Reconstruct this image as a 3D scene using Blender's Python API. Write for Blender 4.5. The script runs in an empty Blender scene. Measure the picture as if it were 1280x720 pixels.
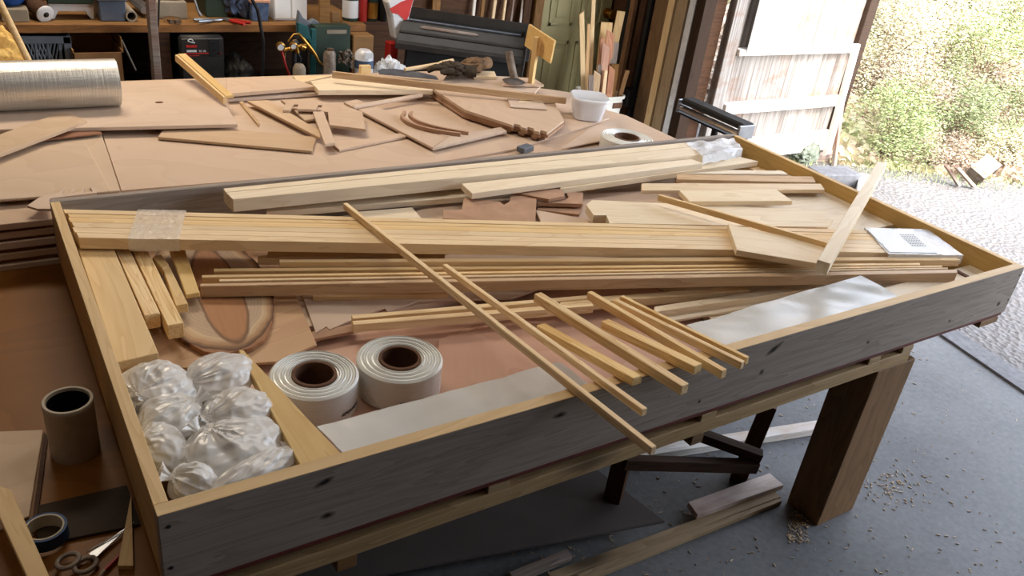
import bpy, bmesh, math, random
from mathutils import Vector, Matrix, noise
random.seed(7)
C = bpy.context.scene.collection
PI = math.pi
V = Vector
# ---------------------------------------------------------------- camera
F = 1039.7047
EYE = V((-0.13764871, -0.99099115, 1.73437397))
YAW, PIT, ROL = 0.62644204, -0.49317884, 0.13811106
fw = V((math.sin(YAW)*math.cos(PIT), math.cos(YAW)*math.cos(PIT), math.sin(PIT)))
r0 = fw.cross(V((0, 0, 1))).normalized(); u0 = r0.cross(fw)
RT = r0*math.cos(ROL) + u0*math.sin(ROL); UP = -r0*math.sin(ROL) + u0*math.cos(ROL)
cam = bpy.data.cameras.new('camera'); cam.sensor_width = 36; cam.lens = F/1280*36; cam.clip_start = .02
co = bpy.data.objects.new('camera', cam); C.objects.link(co)
co.matrix_world = Matrix.Translation(EYE) @ Matrix((RT, UP, -fw)).transposed().to_4x4()
bpy.context.scene.camera = co

def ray(p):
    return RT*((p[0]-640)/F) - UP*((p[1]-360)/F) + fw
def W(p, z=None, X=None, Y=None):
    """world point a photo pixel shows on the plane z=.., x=.. or y=.."""
    d = ray(p)
    t = (z-EYE.z)/d.z if z is not None else (X-EYE.x)/d.x if X is not None else (Y-EYE.y)/d.y
    return EYE + d*t

# ---------------------------------------------------------------- materials
def lin(c):
    return tuple((x/12.92 if x <= .04045 else ((x+.055)/1.055)**2.4) for x in (v/255 for v in c)) + (1,)
class NT:
    def __init__(s, name):
        s.m = bpy.data.materials.new(name); s.m.use_nodes = True; s.t = s.m.node_tree; s.n = s.t.nodes
        s.b = s.n['Principled BSDF']
    def add(s, typ, **kw):
        x = s.n.new(typ)
        for k, v in kw.items():
            if k.startswith('_'): setattr(x, k[1:], v)
            else: s.set(x.inputs[k.replace('__', ' ')], v)
        return x
    def set(s, sock, v):
        if isinstance(v, bpy.types.NodeSocket): s.t.links.new(v, sock)
        else: sock.default_value = v
    def math(s, op, a, b=0.):
        x = s.n.new('ShaderNodeMath'); x.operation = op; s.set(x.inputs[0], a); s.set(x.inputs[1], b); return x.outputs[0]
    def ramp(s, fac, stops):
        x = s.n.new('ShaderNodeValToRGB'); e = x.color_ramp.elements
        while len(e) < len(stops): e.new(.5)
        for q, (p, c) in zip(e, stops): q.position = p; q.color = c
        s.set(x.inputs[0], fac); return x.outputs[0]
    def mix(s, fac, a, b, blend='MIX'):
        x = s.n.new('ShaderNodeMix'); x.data_type = 'RGBA'; x.blend_type = blend
        s.set(x.inputs[0], fac); s.set(x.inputs[6], a); s.set(x.inputs[7], b); return x.outputs[2]
    def coords(s, scale, rand=True):
        tc = s.n.new('ShaderNodeTexCoord').outputs['Object']
        if rand:
            oi = s.n.new('ShaderNodeObjectInfo').outputs['Random']
            v = s.n.new('ShaderNodeCombineXYZ')
            for i, k in enumerate((37., 91., 53.)): s.set(v.inputs[i], s.math('MULTIPLY', oi, k))
            a = s.n.new('ShaderNodeVectorMath'); s.set(a.inputs[0], tc); s.set(a.inputs[1], v.outputs[0]); tc = a.outputs[0]
        m = s.n.new('ShaderNodeMapping'); s.set(m.inputs['Vector'], tc); m.inputs['Scale'].default_value = scale
        return m.outputs[0]
    def noise(s, vec, scale=1., detail=4., rough=.5, dist=0.):
        x = s.n.new('ShaderNodeTexNoise'); s.set(x.inputs['Vector'], vec); x.inputs['Scale'].default_value = scale
        x.inputs['Detail'].default_value = detail; x.inputs['Roughness'].default_value = rough; x.inputs['Distortion'].default_value = dist
        return x.outputs[0]
    def bump(s, h, strength=.2, dist=.002):
        x = s.n.new('ShaderNodeBump'); x.inputs['Strength'].default_value = strength; x.inputs['Distance'].default_value = dist
        s.set(x.inputs['Height'], h); s.set(s.b.inputs['Normal'], x.outputs[0])
    def fin(s, col, rough=.55, spec=.3, metal=0.):
        s.set(s.b.inputs['Base Color'], col); s.set(s.b.inputs['Roughness'], rough)
        s.b.inputs['Specular IOR Level'].default_value = spec; s.b.inputs['Metallic'].default_value = metal
        return s.m

def wood(name, light, dark, rings=1., fine=1., var=.10, rough=.55, knots=0., stain=None, spec=.25):
    """grain along the object's own x axis, with growth-ring bands and fine pores"""
    t = NT(name)
    big = t.noise(t.coords((1.3, 11*rings, 11*rings)), 1.6, 2., .45, .6)
    band = t.math('FRACT', t.math('MULTIPLY', big, 7.))
    band = t.math('POWER', band, 1.7)
    fn = t.noise(t.coords((6, 190*fine, 190*fine)), 1., 3., .6)
    col = t.ramp(t.math('ADD', t.math('MULTIPLY', band, .62), t.math('MULTIPLY', fn, .38)), [(.05, lin(light)), (1., lin(dark))])
    oi = t.n.new('ShaderNodeObjectInfo').outputs['Random']
    hs = t.add('ShaderNodeHueSaturation', Color=col)
    t.set(hs.inputs['Value'], t.math('ADD', t.math('MULTIPLY', oi, 2*var), 1-var))
    t.set(hs.inputs['Saturation'], t.math('ADD', t.math('MULTIPLY', t.math('FRACT', t.math('MULTIPLY', oi, 7.3)), .24), .88))
    col = hs.outputs[0]
    if knots:
        vo = t.n.new('ShaderNodeTexVoronoi'); t.set(vo.inputs['Vector'], t.coords((3.2, 9, 9))); vo.inputs['Scale'].default_value = knots
        k = t.ramp(vo.outputs['Distance'], [(.05, (1, 1, 1, 1)), (.16, (0, 0, 0, 1))])
        col = t.mix(t.math('MULTIPLY', k, .75), col, lin(tuple(v*.32 for v in dark)))
    if stain:
        st = t.ramp(t.noise(t.coords((3, 8, 8)), 1.4, 5., .6), [(.42, (0, 0, 0, 1)), (.68, (1, 1, 1, 1))])
        col = t.mix(t.math('MULTIPLY', st, .6), col, lin(stain))
    t.bump(fn, .12, .0006)
    return t.fin(col, rough, spec)
def flat(name, c, c2=None, scale=8., rough=.5, spec=.4, metal=0., bump=0., rand=True, detail=4.):
    t = NT(name); n = t.noise(t.coords((1, 1, 1), rand), scale, detail, .6)
    c2 = c2 or tuple(v*.8 for v in c)
    if bump: t.bump(n, bump, .004)
    return t.fin(t.ramp(n, [(.32, lin(c2)), (.68, lin(c))]), rough, spec, metal)
def film(name, c=(240, 240, 238), alpha=.75, rough=.28, bump=.35, scale=30., stretch=(1, 1, 1)):
    """thin milky polythene: lets a little of what is under it through, glossy, crinkled"""
    t = NT(name); n = t.noise(t.coords(stretch), scale, 3., .55, .6)
    t.bump(n, bump, .006)
    t.b.inputs['Alpha'].default_value = alpha
    return t.fin(t.mix(n, lin(tuple(v*.9 for v in c)), lin(c)), rough, .6)

M = {}
M['pine'] = wood('pine', (236, 208, 164), (216, 182, 134), 1., 1., .07)
M['pine_pale'] = wood('pine_pale', (236, 219, 190), (220, 197, 163), .9, 1., .06)
M['pine_gold'] = wood('pine_gold', (220, 190, 138), (204, 168, 114), 1., 1., .06)
M['pine_streak'] = wood('pine_streak', (244, 216, 166), (206, 162, 104), 2.4, 1., .05)
M['cedar'] = wood('cedar', (208, 176, 136), (182, 144, 106), 1.6, 1., .06)
M['ply_pink'] = wood('ply_pink', (206, 182, 160), (198, 172, 150), .2, .5, .05, .6)
M['ply_tan'] = wood('ply_tan', (206, 179, 150), (198, 169, 140), .2, .5, .06, .6)
M['ply_brown'] = wood('ply_brown', (200, 160, 118), (184, 140, 100), .5, .7, .03, .55)
M['ceil'] = flat('ceil', (206, 200, 190), (188, 180, 168), 2., .8, .1)
M['ply_red'] = wood('ply_red', (196, 152, 126), (184, 138, 112), .2, .5, .04, .42, spec=.5)
M['ply_bench'] = wood('ply_bench', (134, 92, 54), (122, 82, 46), .2, .5, .04, .5)
M['mdf'] = flat('mdf', (184, 148, 122), (166, 130, 104), 14., .65, .2)
M['hardboard'] = flat('hardboard', (150, 104, 76), (128, 84, 60), 10., .5, .4)
M['edge_dark'] = flat('edge_dark', (104, 70, 48), (80, 52, 36), 20., .7, .2)
M['weathered'] = wood('weathered', (164, 153, 144), (132, 121, 111), 2.4, 1., .02, .7, spec=.15)
def add_knots(name, src, pts):
    m = M[src].copy(); m.name = name; nt = m.node_tree; bs = nt.nodes['Principled BSDF']; old = bs.inputs['Base Color'].links[0].from_socket; acc = None
    tc = nt.nodes.new('ShaderNodeTexCoord').outputs['Object']
    nz = nt.nodes.new('ShaderNodeTexNoise'); nz.inputs['Scale'].default_value = 60.; nt.links.new(tc, nz.inputs['Vector'])
    for (x, z, rx, rz, ang) in pts:
        mp = nt.nodes.new('ShaderNodeMapping'); mp.vector_type = 'TEXTURE'; mp.inputs['Location'].default_value = (x, 0, z); mp.inputs['Rotation'].default_value = (0, ang, 0); mp.inputs['Scale'].default_value = (rx, 9, rz)
        ln = nt.nodes.new('ShaderNodeVectorMath'); ln.operation = 'LENGTH'; nt.links.new(tc, mp.inputs['Vector']); nt.links.new(mp.outputs[0], ln.inputs[0])
        if acc is None: acc = ln.outputs['Value']
        else:
            mi = nt.nodes.new('ShaderNodeMath'); mi.operation = 'MINIMUM'; nt.links.new(acc, mi.inputs[0]); nt.links.new(ln.outputs['Value'], mi.inputs[1]); acc = mi.outputs[0]
    ad = nt.nodes.new('ShaderNodeMath'); ad.operation = 'MULTIPLY_ADD'; nt.links.new(nz.outputs[0], ad.inputs[0]); ad.inputs[1].default_value = .6; nt.links.new(acc, ad.inputs[2])
    rp = nt.nodes.new('ShaderNodeValToRGB'); e = rp.color_ramp.elements; e[0].position = .45; e[0].color = (1, 1, 1, 1); e[1].position = 1.; e[1].color = (0, 0, 0, 1); q = e.new(.85); q.color = (.35, .35, .35, 1)
    sc_ = nt.nodes.new('ShaderNodeMath'); sc_.operation = 'MULTIPLY'; sc_.inputs[1].default_value = .75; nt.links.new(ad.outputs[0], sc_.inputs[0]); nt.links.new(sc_.outputs[0], rp.inputs[0])
    mx = nt.nodes.new('ShaderNodeMix'); mx.data_type = 'RGBA'; nt.links.new(rp.outputs[0], mx.inputs[0]); nt.links.new(old, mx.inputs[6]); mx.inputs[7].default_value = lin((44, 36, 32)); nt.links.new(mx.outputs[2], bs.inputs['Base Color'])
    M[name] = m
M['gold_rim'] = wood('gold_rim', (200, 164, 100), (182, 144, 82), .9, 1., .03, .55)
M['rim_top'] = wood('rim_top', (220, 188, 138), (200, 164, 112), 1., 1., .03)
M['red_ply'] = flat('red_ply', (108, 44, 34), (84, 32, 26), 12., .55, .35)
M['beam'] = wood('beam', (176, 152, 118), (146, 120, 88), 1., 1., .05, .65, knots=.5)
M['brown_old'] = wood('brown_old', (136, 102, 66), (104, 76, 48), 1., 1., .06, .7, knots=.5)
M['brown_dark'] = wood('brown_dark', (84, 56, 36), (56, 36, 24), 1., 1., .08, .75)
M['brown_deep'] = wood('brown_deep', (58, 42, 30), (40, 28, 20), 1., 1., .05, .75)
M['grey_wood'] = wood('grey_wood', (158, 146, 136), (112, 100, 92), 1., 1., .06, .75, stain=(122, 74, 54))
M['stud'] = wood('stud', (158, 112, 70), (120, 80, 48), 1., 1., .06, .7, stain=(70, 46, 30))
M['white_wood'] = wood('white_wood', (236, 232, 226), (206, 200, 194), 2., 1., .03, .7, stain=(196, 160, 128))
M['white_paint'] = flat('white_paint', (244, 244, 242), (232, 232, 230), 5., .5)
M['scrap_pink'] = wood('scrap_pink', (206, 160, 134), (172, 124, 100), 1., 1., .14)
M['film'] = film('film', (240, 240, 236), .80, .25, .3, 9.)
M['bag'] = film('bag', (250, 247, 242), .74, .2, .12, 40.)
M['wrap'] = film('wrap', (240, 240, 240), .72, .2, .6, 60.)
M['wrap_thin'] = film('wrap_thin', (255, 253, 246), .42, .08, .8, 45.)
M['roll_side'] = film('roll_side', (246, 246, 240), .97, .22, .25, 24., (1, 1, 12))
M['cardboard'] = flat('cardboard', (150, 112, 76), (134, 98, 64), 9., .8, .15)
M['core'] = flat('core', (112, 84, 66), (92, 66, 52), 30., .8, .1)
M['tub'] = film('tub', (252, 252, 255), .72, .2, .05, 6.)
M['bucket'] = flat('bucket', (226, 224, 214), (206, 204, 194), 5., .4)
M['black'] = flat('black', (26, 26, 28), (18, 18, 20), 8., .5)
M['black_gloss'] = flat('black_gloss', (48, 46, 44), (34, 33, 32), 20., .35, .6)
M['steel'] = flat('steel', (176, 178, 182), (140, 142, 148), 12., .35, .5, .9)
M['chrome'] = flat('chrome', (226, 228, 232), (206, 208, 212), 5., .12, .5, 1.)
M['brass'] = flat('brass', (196, 150, 74), (160, 116, 50), 12., .3, .5, .9)
M['blue_steel'] = flat('blue_steel', (120, 126, 136), (92, 96, 106), 22., .45, .5, .6)
M['teal'] = flat('teal', (24, 92, 92), (16, 70, 74), 6., .5)
M['green_dark'] = flat('green_dark', (44, 62, 48), (30, 44, 36), 6., .6)
M['grey_plastic'] = flat('grey_plastic', (108, 114, 122), (92, 98, 106), 6., .5)
M['bin_blue'] = flat('bin_blue', (104, 118, 138), (88, 102, 122), 6., .5)
M['blue'] = flat('blue', (30, 84, 160), (20, 62, 130), 6., .5)
M['red'] = flat('red', (186, 42, 36), (150, 30, 26), 6., .5)
M['white'] = flat('white', (232, 232, 232), (214, 214, 216), 6., .5)
M['beige'] = flat('beige', (150, 138, 120), (130, 118, 102), 7., .8)
M['tape_blue'] = flat('tape_blue', (34, 74, 120), (24, 58, 100), 30., .6)
M['cream_card'] = flat('cream_card', (196, 186, 168), (174, 164, 148), 20., .7, .2)
M['dark_mat'] = flat('dark_mat', (66, 52, 38), (52, 42, 32), 14., .7, .2)
M['leather'] = flat('leather', (84, 72, 60), (50, 44, 38), 30., .85, .2, bump=.6)
M['leather_tan'] = flat('leather_tan', (140, 112, 86), (104, 82, 62), 24., .85, .2, bump=.5)
M['insul'] = flat('insul', (226, 190, 116), (186, 144, 78), 40., .95, .1, bump=1.)
M['cloth_orange'] = flat('cloth_orange', (120, 72, 34), (80, 46, 22), 20., .9, .1, bump=.8)
M['denim'] = flat('denim', (96, 112, 140), (70, 84, 110), 30., .9, .1, bump=.4)
M['concrete_block'] = flat('concrete_block', (128, 128, 130), (104, 104, 107), 30., .9, .1, bump=.4)
M['door_paint'] = flat('door_paint', (164, 156, 116), (148, 140, 100), 3., .5)
M['rust'] = flat('rust', (150, 140, 130), (104, 88, 76), 30., .6, .4, .3)
M['sheet_grey'] = flat('sheet_grey', (96, 88, 86), (84, 77, 75), 3., .7, .2)
M['plank_white'] = wood('plank_white', (232, 221, 214), (210, 196, 188), 1., 1., .03, .75, stain=(130, 84, 66))
M['tarp'] = flat('tarp', (120, 128, 112), (92, 100, 88), 14., .6)
M['rubber'] = flat('rubber', (40, 38, 36), (28, 27, 26), 20., .7)
M['paper'] = flat('paper', (240, 240, 238), (228, 228, 226), 6., .6)
M['ink'] = flat('ink', (60, 60, 64), (48, 48, 52), 6., .6)
M['ink_blue'] = flat('ink_blue', (70, 84, 150), (54, 66, 124), 6., .6)
M['ink_red'] = flat('ink_red', (206, 44, 34), (180, 34, 28), 6., .5)
M['label_white'] = flat('label_white', (222, 222, 222), (206, 206, 206), 6., .5)
M['foil'] = None
def mk_foil():
    t = NT('foil'); n = t.noise(t.coords((2, 40, 40)), 6., 4., .6); n2 = t.noise(t.coords((160, 8, 8)), 1., 2., .6)
    t.bump(t.math('ADD', n, n2), .35, .003)
    return t.fin(t.mix(n, lin((232, 230, 224)), lin((212, 210, 204))), .36, .5, .8)
M['foil'] = mk_foil()
def mk_slice():
    """elongated growth-ring figure around the object's origin: brown heart, grey sapwood, dark bark line"""
    t = NT('ring_figure'); tc = t.n.new('ShaderNodeTexCoord').outputs['Object']
    mp = t.n.new('ShaderNodeMapping'); t.set(mp.inputs['Vector'], tc); mp.inputs['Scale'].default_value = (1/.302, 1/.1365, 0)
    nz = t.n.new('ShaderNodeTexNoise'); t.set(nz.inputs['Vector'], tc); nz.inputs['Scale'].default_value = 9.; nz.inputs['Detail'].default_value = 3.
    ln = t.n.new('ShaderNodeVectorMath'); ln.operation = 'LENGTH'; t.set(ln.inputs[0], mp.outputs[0])
    r = t.math('ADD', ln.outputs['Value'], t.math('MULTIPLY', t.math('SUBTRACT', nz.outputs[0], .5), .22))
    m2 = t.n.new('ShaderNodeMapping'); t.set(m2.inputs['Vector'], tc); m2.inputs['Scale'].default_value = (1/.262, 1/.055, 0); m2.inputs['Location'].default_value = (.10, .25, 0)
    l2 = t.n.new('ShaderNodeVectorMath'); l2.operation = 'LENGTH'; t.set(l2.inputs[0], m2.outputs[0])
    rh = t.math('ADD', l2.outputs['Value'], t.math('MULTIPLY', t.math('SUBTRACT', nz.outputs[0], .5), .2))
    base = t.ramp(r, [(.0, lin((180, 152, 124))), (.78, lin((186, 160, 132))), (.84, lin((204, 176, 140))), (.92, lin((176, 136, 98))), (.985, lin((84, 54, 36))), (1., lin((160, 112, 76)))])
    rings = t.math('SINE', t.math('MULTIPLY', r, 120.))
    col = t.mix(t.math('MULTIPLY', t.math('ADD', rings, 1.), .07), base, lin((110, 80, 58)))
    gr = t.noise(t.coords((5, 120, 1), False), 1., 3., .6)
    heart = t.mix(gr, lin((184, 134, 92)), lin((158, 108, 70)))
    col = t.mix(t.ramp(rh, [(.84, (1, 1, 1, 1)), (.9, (0, 0, 0, 1))]), col, lin((126, 92, 66))) if False else col
    col = t.mix(t.ramp(rh, [(.94, (1, 1, 1, 1)), (1., (0, 0, 0, 1))]), col, lin((120, 88, 62)))
    col = t.mix(t.ramp(rh, [(.84, (1, 1, 1, 1)), (.92, (0, 0, 0, 1))]), col, heart)
    return t.fin(col, .6, .25)
M['ring_figure'] = mk_slice()
def mk_concrete():
    t = NT('concrete_floor')
    a = t.noise(t.coords((1, 1, 1), False), 1.3, 6., .62); b = t.noise(t.coords((1, 1, 1), False), 45., 4., .7)
    st = t.ramp(t.noise(t.coords((1, 1, 1), False), 2.1, 5., .65), [(.55, (0, 0, 0, 1)), (.75, (1, 1, 1, 1))])
    col = t.ramp(t.math('ADD', t.math('MULTIPLY', a, .6), t.math('MULTIPLY', b, .4)), [(.32, lin((84, 85, 86))), (.68, lin((130, 131, 132)))])
    col = t.mix(t.math('MULTIPLY', st, .45), col, lin((92, 84, 78)))
    t.bump(b, .25, .003)
    return t.fin(col, .62, .3)
M['concrete'] = mk_concrete()
def mk_gravel():
    t = NT('gravel')
    vo = t.n.new('ShaderNodeTexVoronoi'); t.set(vo.inputs['Vector'], t.coords((1, 1, 1), False)); vo.inputs['Scale'].default_value = 38.
    b = t.noise(t.coords((1, 1, 1), False), 2.2, 6., .65)
    col = t.mix(b, lin((88, 86, 86)), lin((142, 140, 140)))
    sp = t.n.new('ShaderNodeSeparateColor'); t.set(sp.inputs[0], vo.outputs['Color'])
    col = t.mix(t.math('MULTIPLY', sp.outputs[0], .5), col, lin((120, 112, 104)))
    t.bump(vo.outputs['Distance'], .7, .02)
    return t.fin(col, .85, .2)
M['gravel'] = mk_gravel()
def mk_litter():
    t = NT('leaf_litter')
    vo = t.n.new('ShaderNodeTexVoronoi'); t.set(vo.inputs['Vector'], t.coords((1, 1, 1), False)); vo.inputs['Scale'].default_value = 22.
    sp = t.n.new('ShaderNodeSeparateColor'); t.set(sp.inputs[0], vo.outputs['Color'])
    col = t.ramp(sp.outputs[0], [(0, lin((84, 70, 58))), (.35, lin((136, 114, 96))), (.7, lin((172, 154, 134))), (1, lin((198, 186, 168)))])
    g = t.ramp(t.noise(t.coords((1, 1, 1), False), 1.6, 5., .6), [(.5, (0, 0, 0, 1)), (.62, (1, 1, 1, 1))])
    col = t.mix(t.math('MULTIPLY', g, .5), col, lin((122, 140, 82)))
    t.bump(vo.outputs['Distance'], .8, .03)
    return t.fin(col, .9, .1)
M['litter'] = mk_litter()
def mk_doorply():
    t = NT('door_ply'); a = t.noise(t.coords((60, 60, 1.6), False), 1., 4., .6); b = t.noise(t.coords((2.2, 2.2, 6.), False), 1., 5., .6)
    col = t.ramp(a, [(.3, lin((104, 95, 87))), (.62, lin((168, 161, 154)))])
    col = t.mix(t.math('MULTIPLY', t.ramp(b, [(.5, (0, 0, 0, 1)), (.66, (1, 1, 1, 1))]), .65), col, lin((132, 90, 62)))
    t.bump(a, .3, .003); return t.fin(col, .75, .2)
M['door_ply'] = mk_doorply()
M['galv'] = flat('galv', (238, 240, 244), (220, 224, 230), 20., .3, .5, .15)  # near-white base colour stands in for daylight reflected by the metal
def leafmat(name, a, b):
    t = NT(name); g = t.n.new('ShaderNodeNewGeometry').outputs['Random Per Island']
    m = t.fin(t.mix(g, lin(a), lin(b)), .6, .3)
    t.b.inputs['Subsurface Weight'].default_value = 0
    return m
M['leaf_olive'] = leafmat('leaf_olive', (158, 152, 112), (226, 220, 194))
M['leaf_green'] = leafmat('leaf_green', (98, 124, 74), (186, 192, 140))
M['leaf_dry'] = leafmat('leaf_dry', (128, 106, 88), (206, 192, 172))
M['leaf_dark'] = leafmat('leaf_dark', (94, 108, 72), (152, 160, 118))
M['bark'] = flat('bark', (150, 130, 108), (104, 88, 72), 20., .9)
M['chips'] = leafmat('wood_chip', (186, 150, 112), (226, 206, 176))

# ---------------------------------------------------------------- mesh helpers
def finish(bm, bev=0.):
    bmesh.ops.remove_doubles(bm, verts=bm.verts, dist=1e-6)
    bmesh.ops.recalc_face_normals(bm, faces=bm.faces)
    if bev:
        ed = [e for e in bm.edges if len(e.link_faces) == 2 and e.calc_face_angle(0) > .5]
        bmesh.ops.bevel(bm, geom=ed, offset=bev, segments=1, affect='EDGES', clamp_overlap=True)
def link(name, bm, mat, parent=None, mw=None, smooth=False):
    me = bpy.data.meshes.new(name); bm.to_mesh(me); bm.free()
    if mat: me.materials.append(M[mat])
    if smooth:
        for p in me.polygons: p.use_smooth = True
        try: me.set_sharp_from_angle(angle=math.radians(40))
        except Exception: pass
    o = bpy.data.objects.new(name, me); C.objects.link(o)
    if parent: o.parent = parent
    if mw is not None: o.matrix_basis = mw
    return o
def tag(o, label, cat, group=None):
    o['label'] = label; o['category'] = cat
    if group: o['group'] = group
    return o
def thing(name, label, cat, loc=(0, 0, 0), rz=0., group=None, mw=None):
    o = bpy.data.objects.new(name, None); C.objects.link(o); o.empty_display_size = .05
    o.matrix_basis = mw if mw is not None else Matrix.Translation(V(loc)) @ Matrix.Rotation(rz, 4, 'Z')
    return tag(o, label, cat, group)
def struct(o): o['kind'] = 'structure'; return o
def bx(bm, x0, x1, y0, y1, z0, z1, m=None):
    vs = [bm.verts.new((x, y, z)) for x in (x0, x1) for y in (y0, y1) for z in (z0, z1)]
    for f in ((0, 1, 3, 2), (4, 6, 7, 5), (0, 4, 5, 1), (2, 3, 7, 6), (0, 2, 6, 4), (1, 5, 7, 3)): bm.faces.new([vs[i] for i in f])
    if m is not None:
        for v in vs: v.co = m @ v.co
    return bm
def B(*a, m=None): return bx(bmesh.new(), *a, m=m)
def prism(bm, pts, z0, z1, m=None):
    lo = [bm.verts.new((p[0], p[1], z0)) for p in pts]; hi = [bm.verts.new((p[0], p[1], z1)) for p in pts]; n = len(pts)
    bm.faces.new(hi); bm.faces.new(lo[::-1])
    for i in range(n): bm.faces.new((lo[i], lo[(i+1) % n], hi[(i+1) % n], hi[i]))
    if m is not None:
        for v in lo+hi: v.co = m @ v.co
    return bm
def frame_of(d):
    d = V(d).normalized(); a = V((0, 0, 1)) if abs(d.z) < .95 else V((1, 0, 0))
    x = a.cross(d).normalized(); return x, d.cross(x)
def tube(bm, pts, r, seg=8, caps=True):
    pts = [V(p) for p in pts]; rs = r if isinstance(r, (list, tuple)) else [r]*len(pts); rings = []
    for i, p in enumerate(pts):
        d = pts[min(i+1, len(pts)-1)] - pts[max(i-1, 0)]; x, y = frame_of(d)
        if rings:
            x = (px - d.normalized()*px.dot(d.normalized())).normalized(); y = d.normalized().cross(x)
        px = x
        rings.append([bm.verts.new(p + (x*math.cos(2*PI*k/seg) + y*math.sin(2*PI*k/seg))*rs[i]) for k in range(seg)])
    for a, b in zip(rings, rings[1:]):
        for k in range(seg): bm.faces.new((a[k], a[(k+1) % seg], b[(k+1) % seg], b[k]))
    if caps: bm.faces.new(rings[0][::-1]); bm.faces.new(rings[-1])
    return bm
def lathe(bm, prof, seg=32, m=None, sx=1., sy=1.):
    rings = []
    for r, z in prof:
        if r < 1e-6: rings.append([bm.verts.new((0, 0, z))])
        else: rings.append([bm.verts.new((r*sx*math.cos(2*PI*k/seg), r*sy*math.sin(2*PI*k/seg), z)) for k in range(seg)])
    for a, b in zip(rings, rings[1:]):
        for k in range(seg):
            f = [a[k % len(a)], a[(k+1) % len(a)], b[(k+1) % len(b)], b[k % len(b)]]
            f = list(dict.fromkeys(f))
            if len(f) > 2: bm.faces.new(f)
    if m is not None:
        for rr in rings:
            for v in rr: v.co = m @ v.co
    return bm
def blob(bm, c, rad, amp=.15, freq=3., sub=4, seed=0., crease=0., flat_z=None):
    """a lumpy ellipsoid with folds"""
    r = bmesh.ops.create_icosphere(bm, subdivisions=sub, radius=1.)
    for v in r['verts']:
        d = v.co.normalized(); q = d*freq + V((seed, seed*1.7, -seed))
        k = 1 + amp*noise.noise(q) + amp*.5*noise.noise(q*2.3)
        if crease: k += crease*(abs(noise.noise(q*1.7 + V((9, 3, 1))))*-1.6 + .3)
        v.co = V(c) + V((d.x*rad[0], d.y*rad[1], d.z*rad[2]))*k
        if flat_z is not None and v.co.z < flat_z: v.co.z = flat_z + (v.co.z-flat_z)*.04
    return bm

# ---------------------------------------------------------------- boards from photo pixels at a real height
def slab_frame(pts, za, zb):
    A = W(pts[0], za); Bq = W(pts[1], zb); x = (Bq-A).normalized()
    h = V((-x.y, x.x, 0)).normalized(); n = x.cross(h).normalized()
    if n.z < 0: n = -n
    y = n.cross(x); return A, x, y, n
def on_plane(p, A, n):
    d = ray(p); return EYE + d*((A-EYE).dot(n)/d.dot(n))
def poly(name, label, cat, pts, z, th, mat, group=None, zb=None, bev=.0012, parent=None, holes=None):
    """a flat piece: its top outline (photo pixels, first two along the grain) lies at height z (zb at the second point), thickness th"""
    A, x, y, n = slab_frame(pts, z, z if zb is None else zb)
    P = [on_plane(p, A, n) for p in pts]; c = sum(P, V())/len(P) - n*th
    loc = [((p-c).dot(x), (p-c).dot(y)) for p in P]
    ar = sum(loc[i-1][0]*loc[i][1]-loc[i][0]*loc[i-1][1] for i in range(len(loc)))
    if ar < 0: loc = loc[::-1]
    bm = bmesh.new(); prism(bm, loc, 0, th); finish(bm, min(bev, th*.3))
    mw = Matrix((x, y, n)).transposed().to_4x4(); mw.translation = c
    o = link(name, bm, mat, parent, mw)
    return tag(o, label, cat, group) if label else o
def stick(name, label, cat, a, b, za, zb, w, h, mat, group=None, bev=.001, roll=0., ends=(0, 0), parent=None):
    """a straight square strip: a, b = photo pixels of the two ends of its top centre line at heights za, zb"""
    A = W(a, za) if not isinstance(a, V) else a; Bq = W(b, zb) if not isinstance(b, V) else b
    x = (Bq-A).normalized(); hh = V((-x.y, x.x, 0)).normalized(); n = x.cross(hh)
    if n.z < 0: n = -n
    if roll: n = Matrix.Rotation(roll, 3, x) @ n
    y = n.cross(x); c = (A+Bq)/2 - n*h; L = (Bq-A).length
    bm = bmesh.new(); prism(bm, [(-L/2, -w/2), (L/2, -w/2), (L/2+ends[1], w/2), (-L/2+ends[0], w/2)], 0, h); finish(bm, bev)
    mw = Matrix((x, y, n)).transposed().to_4x4(); mw.translation = c
    o = link(name, bm, mat, parent, mw)
    return tag(o, label, cat, group) if label else o
def upright(name, label, cat, top, foot, w, d, mat, group=None, face=0., slant=0.):
    """a standing strip from foot (world) to top (world); face turns it about its own length"""
    top, foot = V(top), V(foot); x = (top-foot).normalized(); y = V((1, 0, 0)); y = (y - x*y.dot(x)).normalized()
    y = Matrix.Rotation(face, 3, x) @ y; n = x.cross(y); L = (top-foot).length
    bm = bmesh.new(); prism(bm, [(0, -w/2), (L, -w/2), (L+slant, w/2), (0, w/2)], -d/2, d/2); finish(bm, .001)
    mw = Matrix((x, y, n)).transposed().to_4x4(); mw.translation = foot
    o = link(name, bm, mat, None, mw)
    return tag(o, label, cat, group) if label else o
# ================================================================ the setting
XW, YB, ZC = 3.56, 3.45, 2.75          # right wall, back wall, ceiling
def sbox(name, a, mat, rot=None): 
    bm = B(*a); finish(bm); return struct(link(name, bm, mat))
fb = bmesh.new(); bx(fb, -2.6, XW-.12, -3.2, YB, -.12, 0); finish(fb); struct(link('floor', fb, 'concrete'))
sbox('wall_back', (-2.7, XW+.12, YB, YB+.12, 0, ZC), 'brown_dark')
sbox('wall_left', (-2.72, -2.6, -3.2, YB, 0, ZC), 'brown_dark')
sbox('wall_front', (-2.72, XW+.12, -3.32, -3.2, 0, ZC), 'brown_dark')
bm = bmesh.new(); bx(bm, XW, XW+.12, 2.56, YB, 0, ZC); bx(bm, XW, XW+.12, -3.2, -1.7, 0, ZC); bx(bm, XW, XW+.12, -1.7, 2.56, 2.42, ZC)
finish(bm); struct(link('wall_right', bm, 'brown_dark'))
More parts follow.
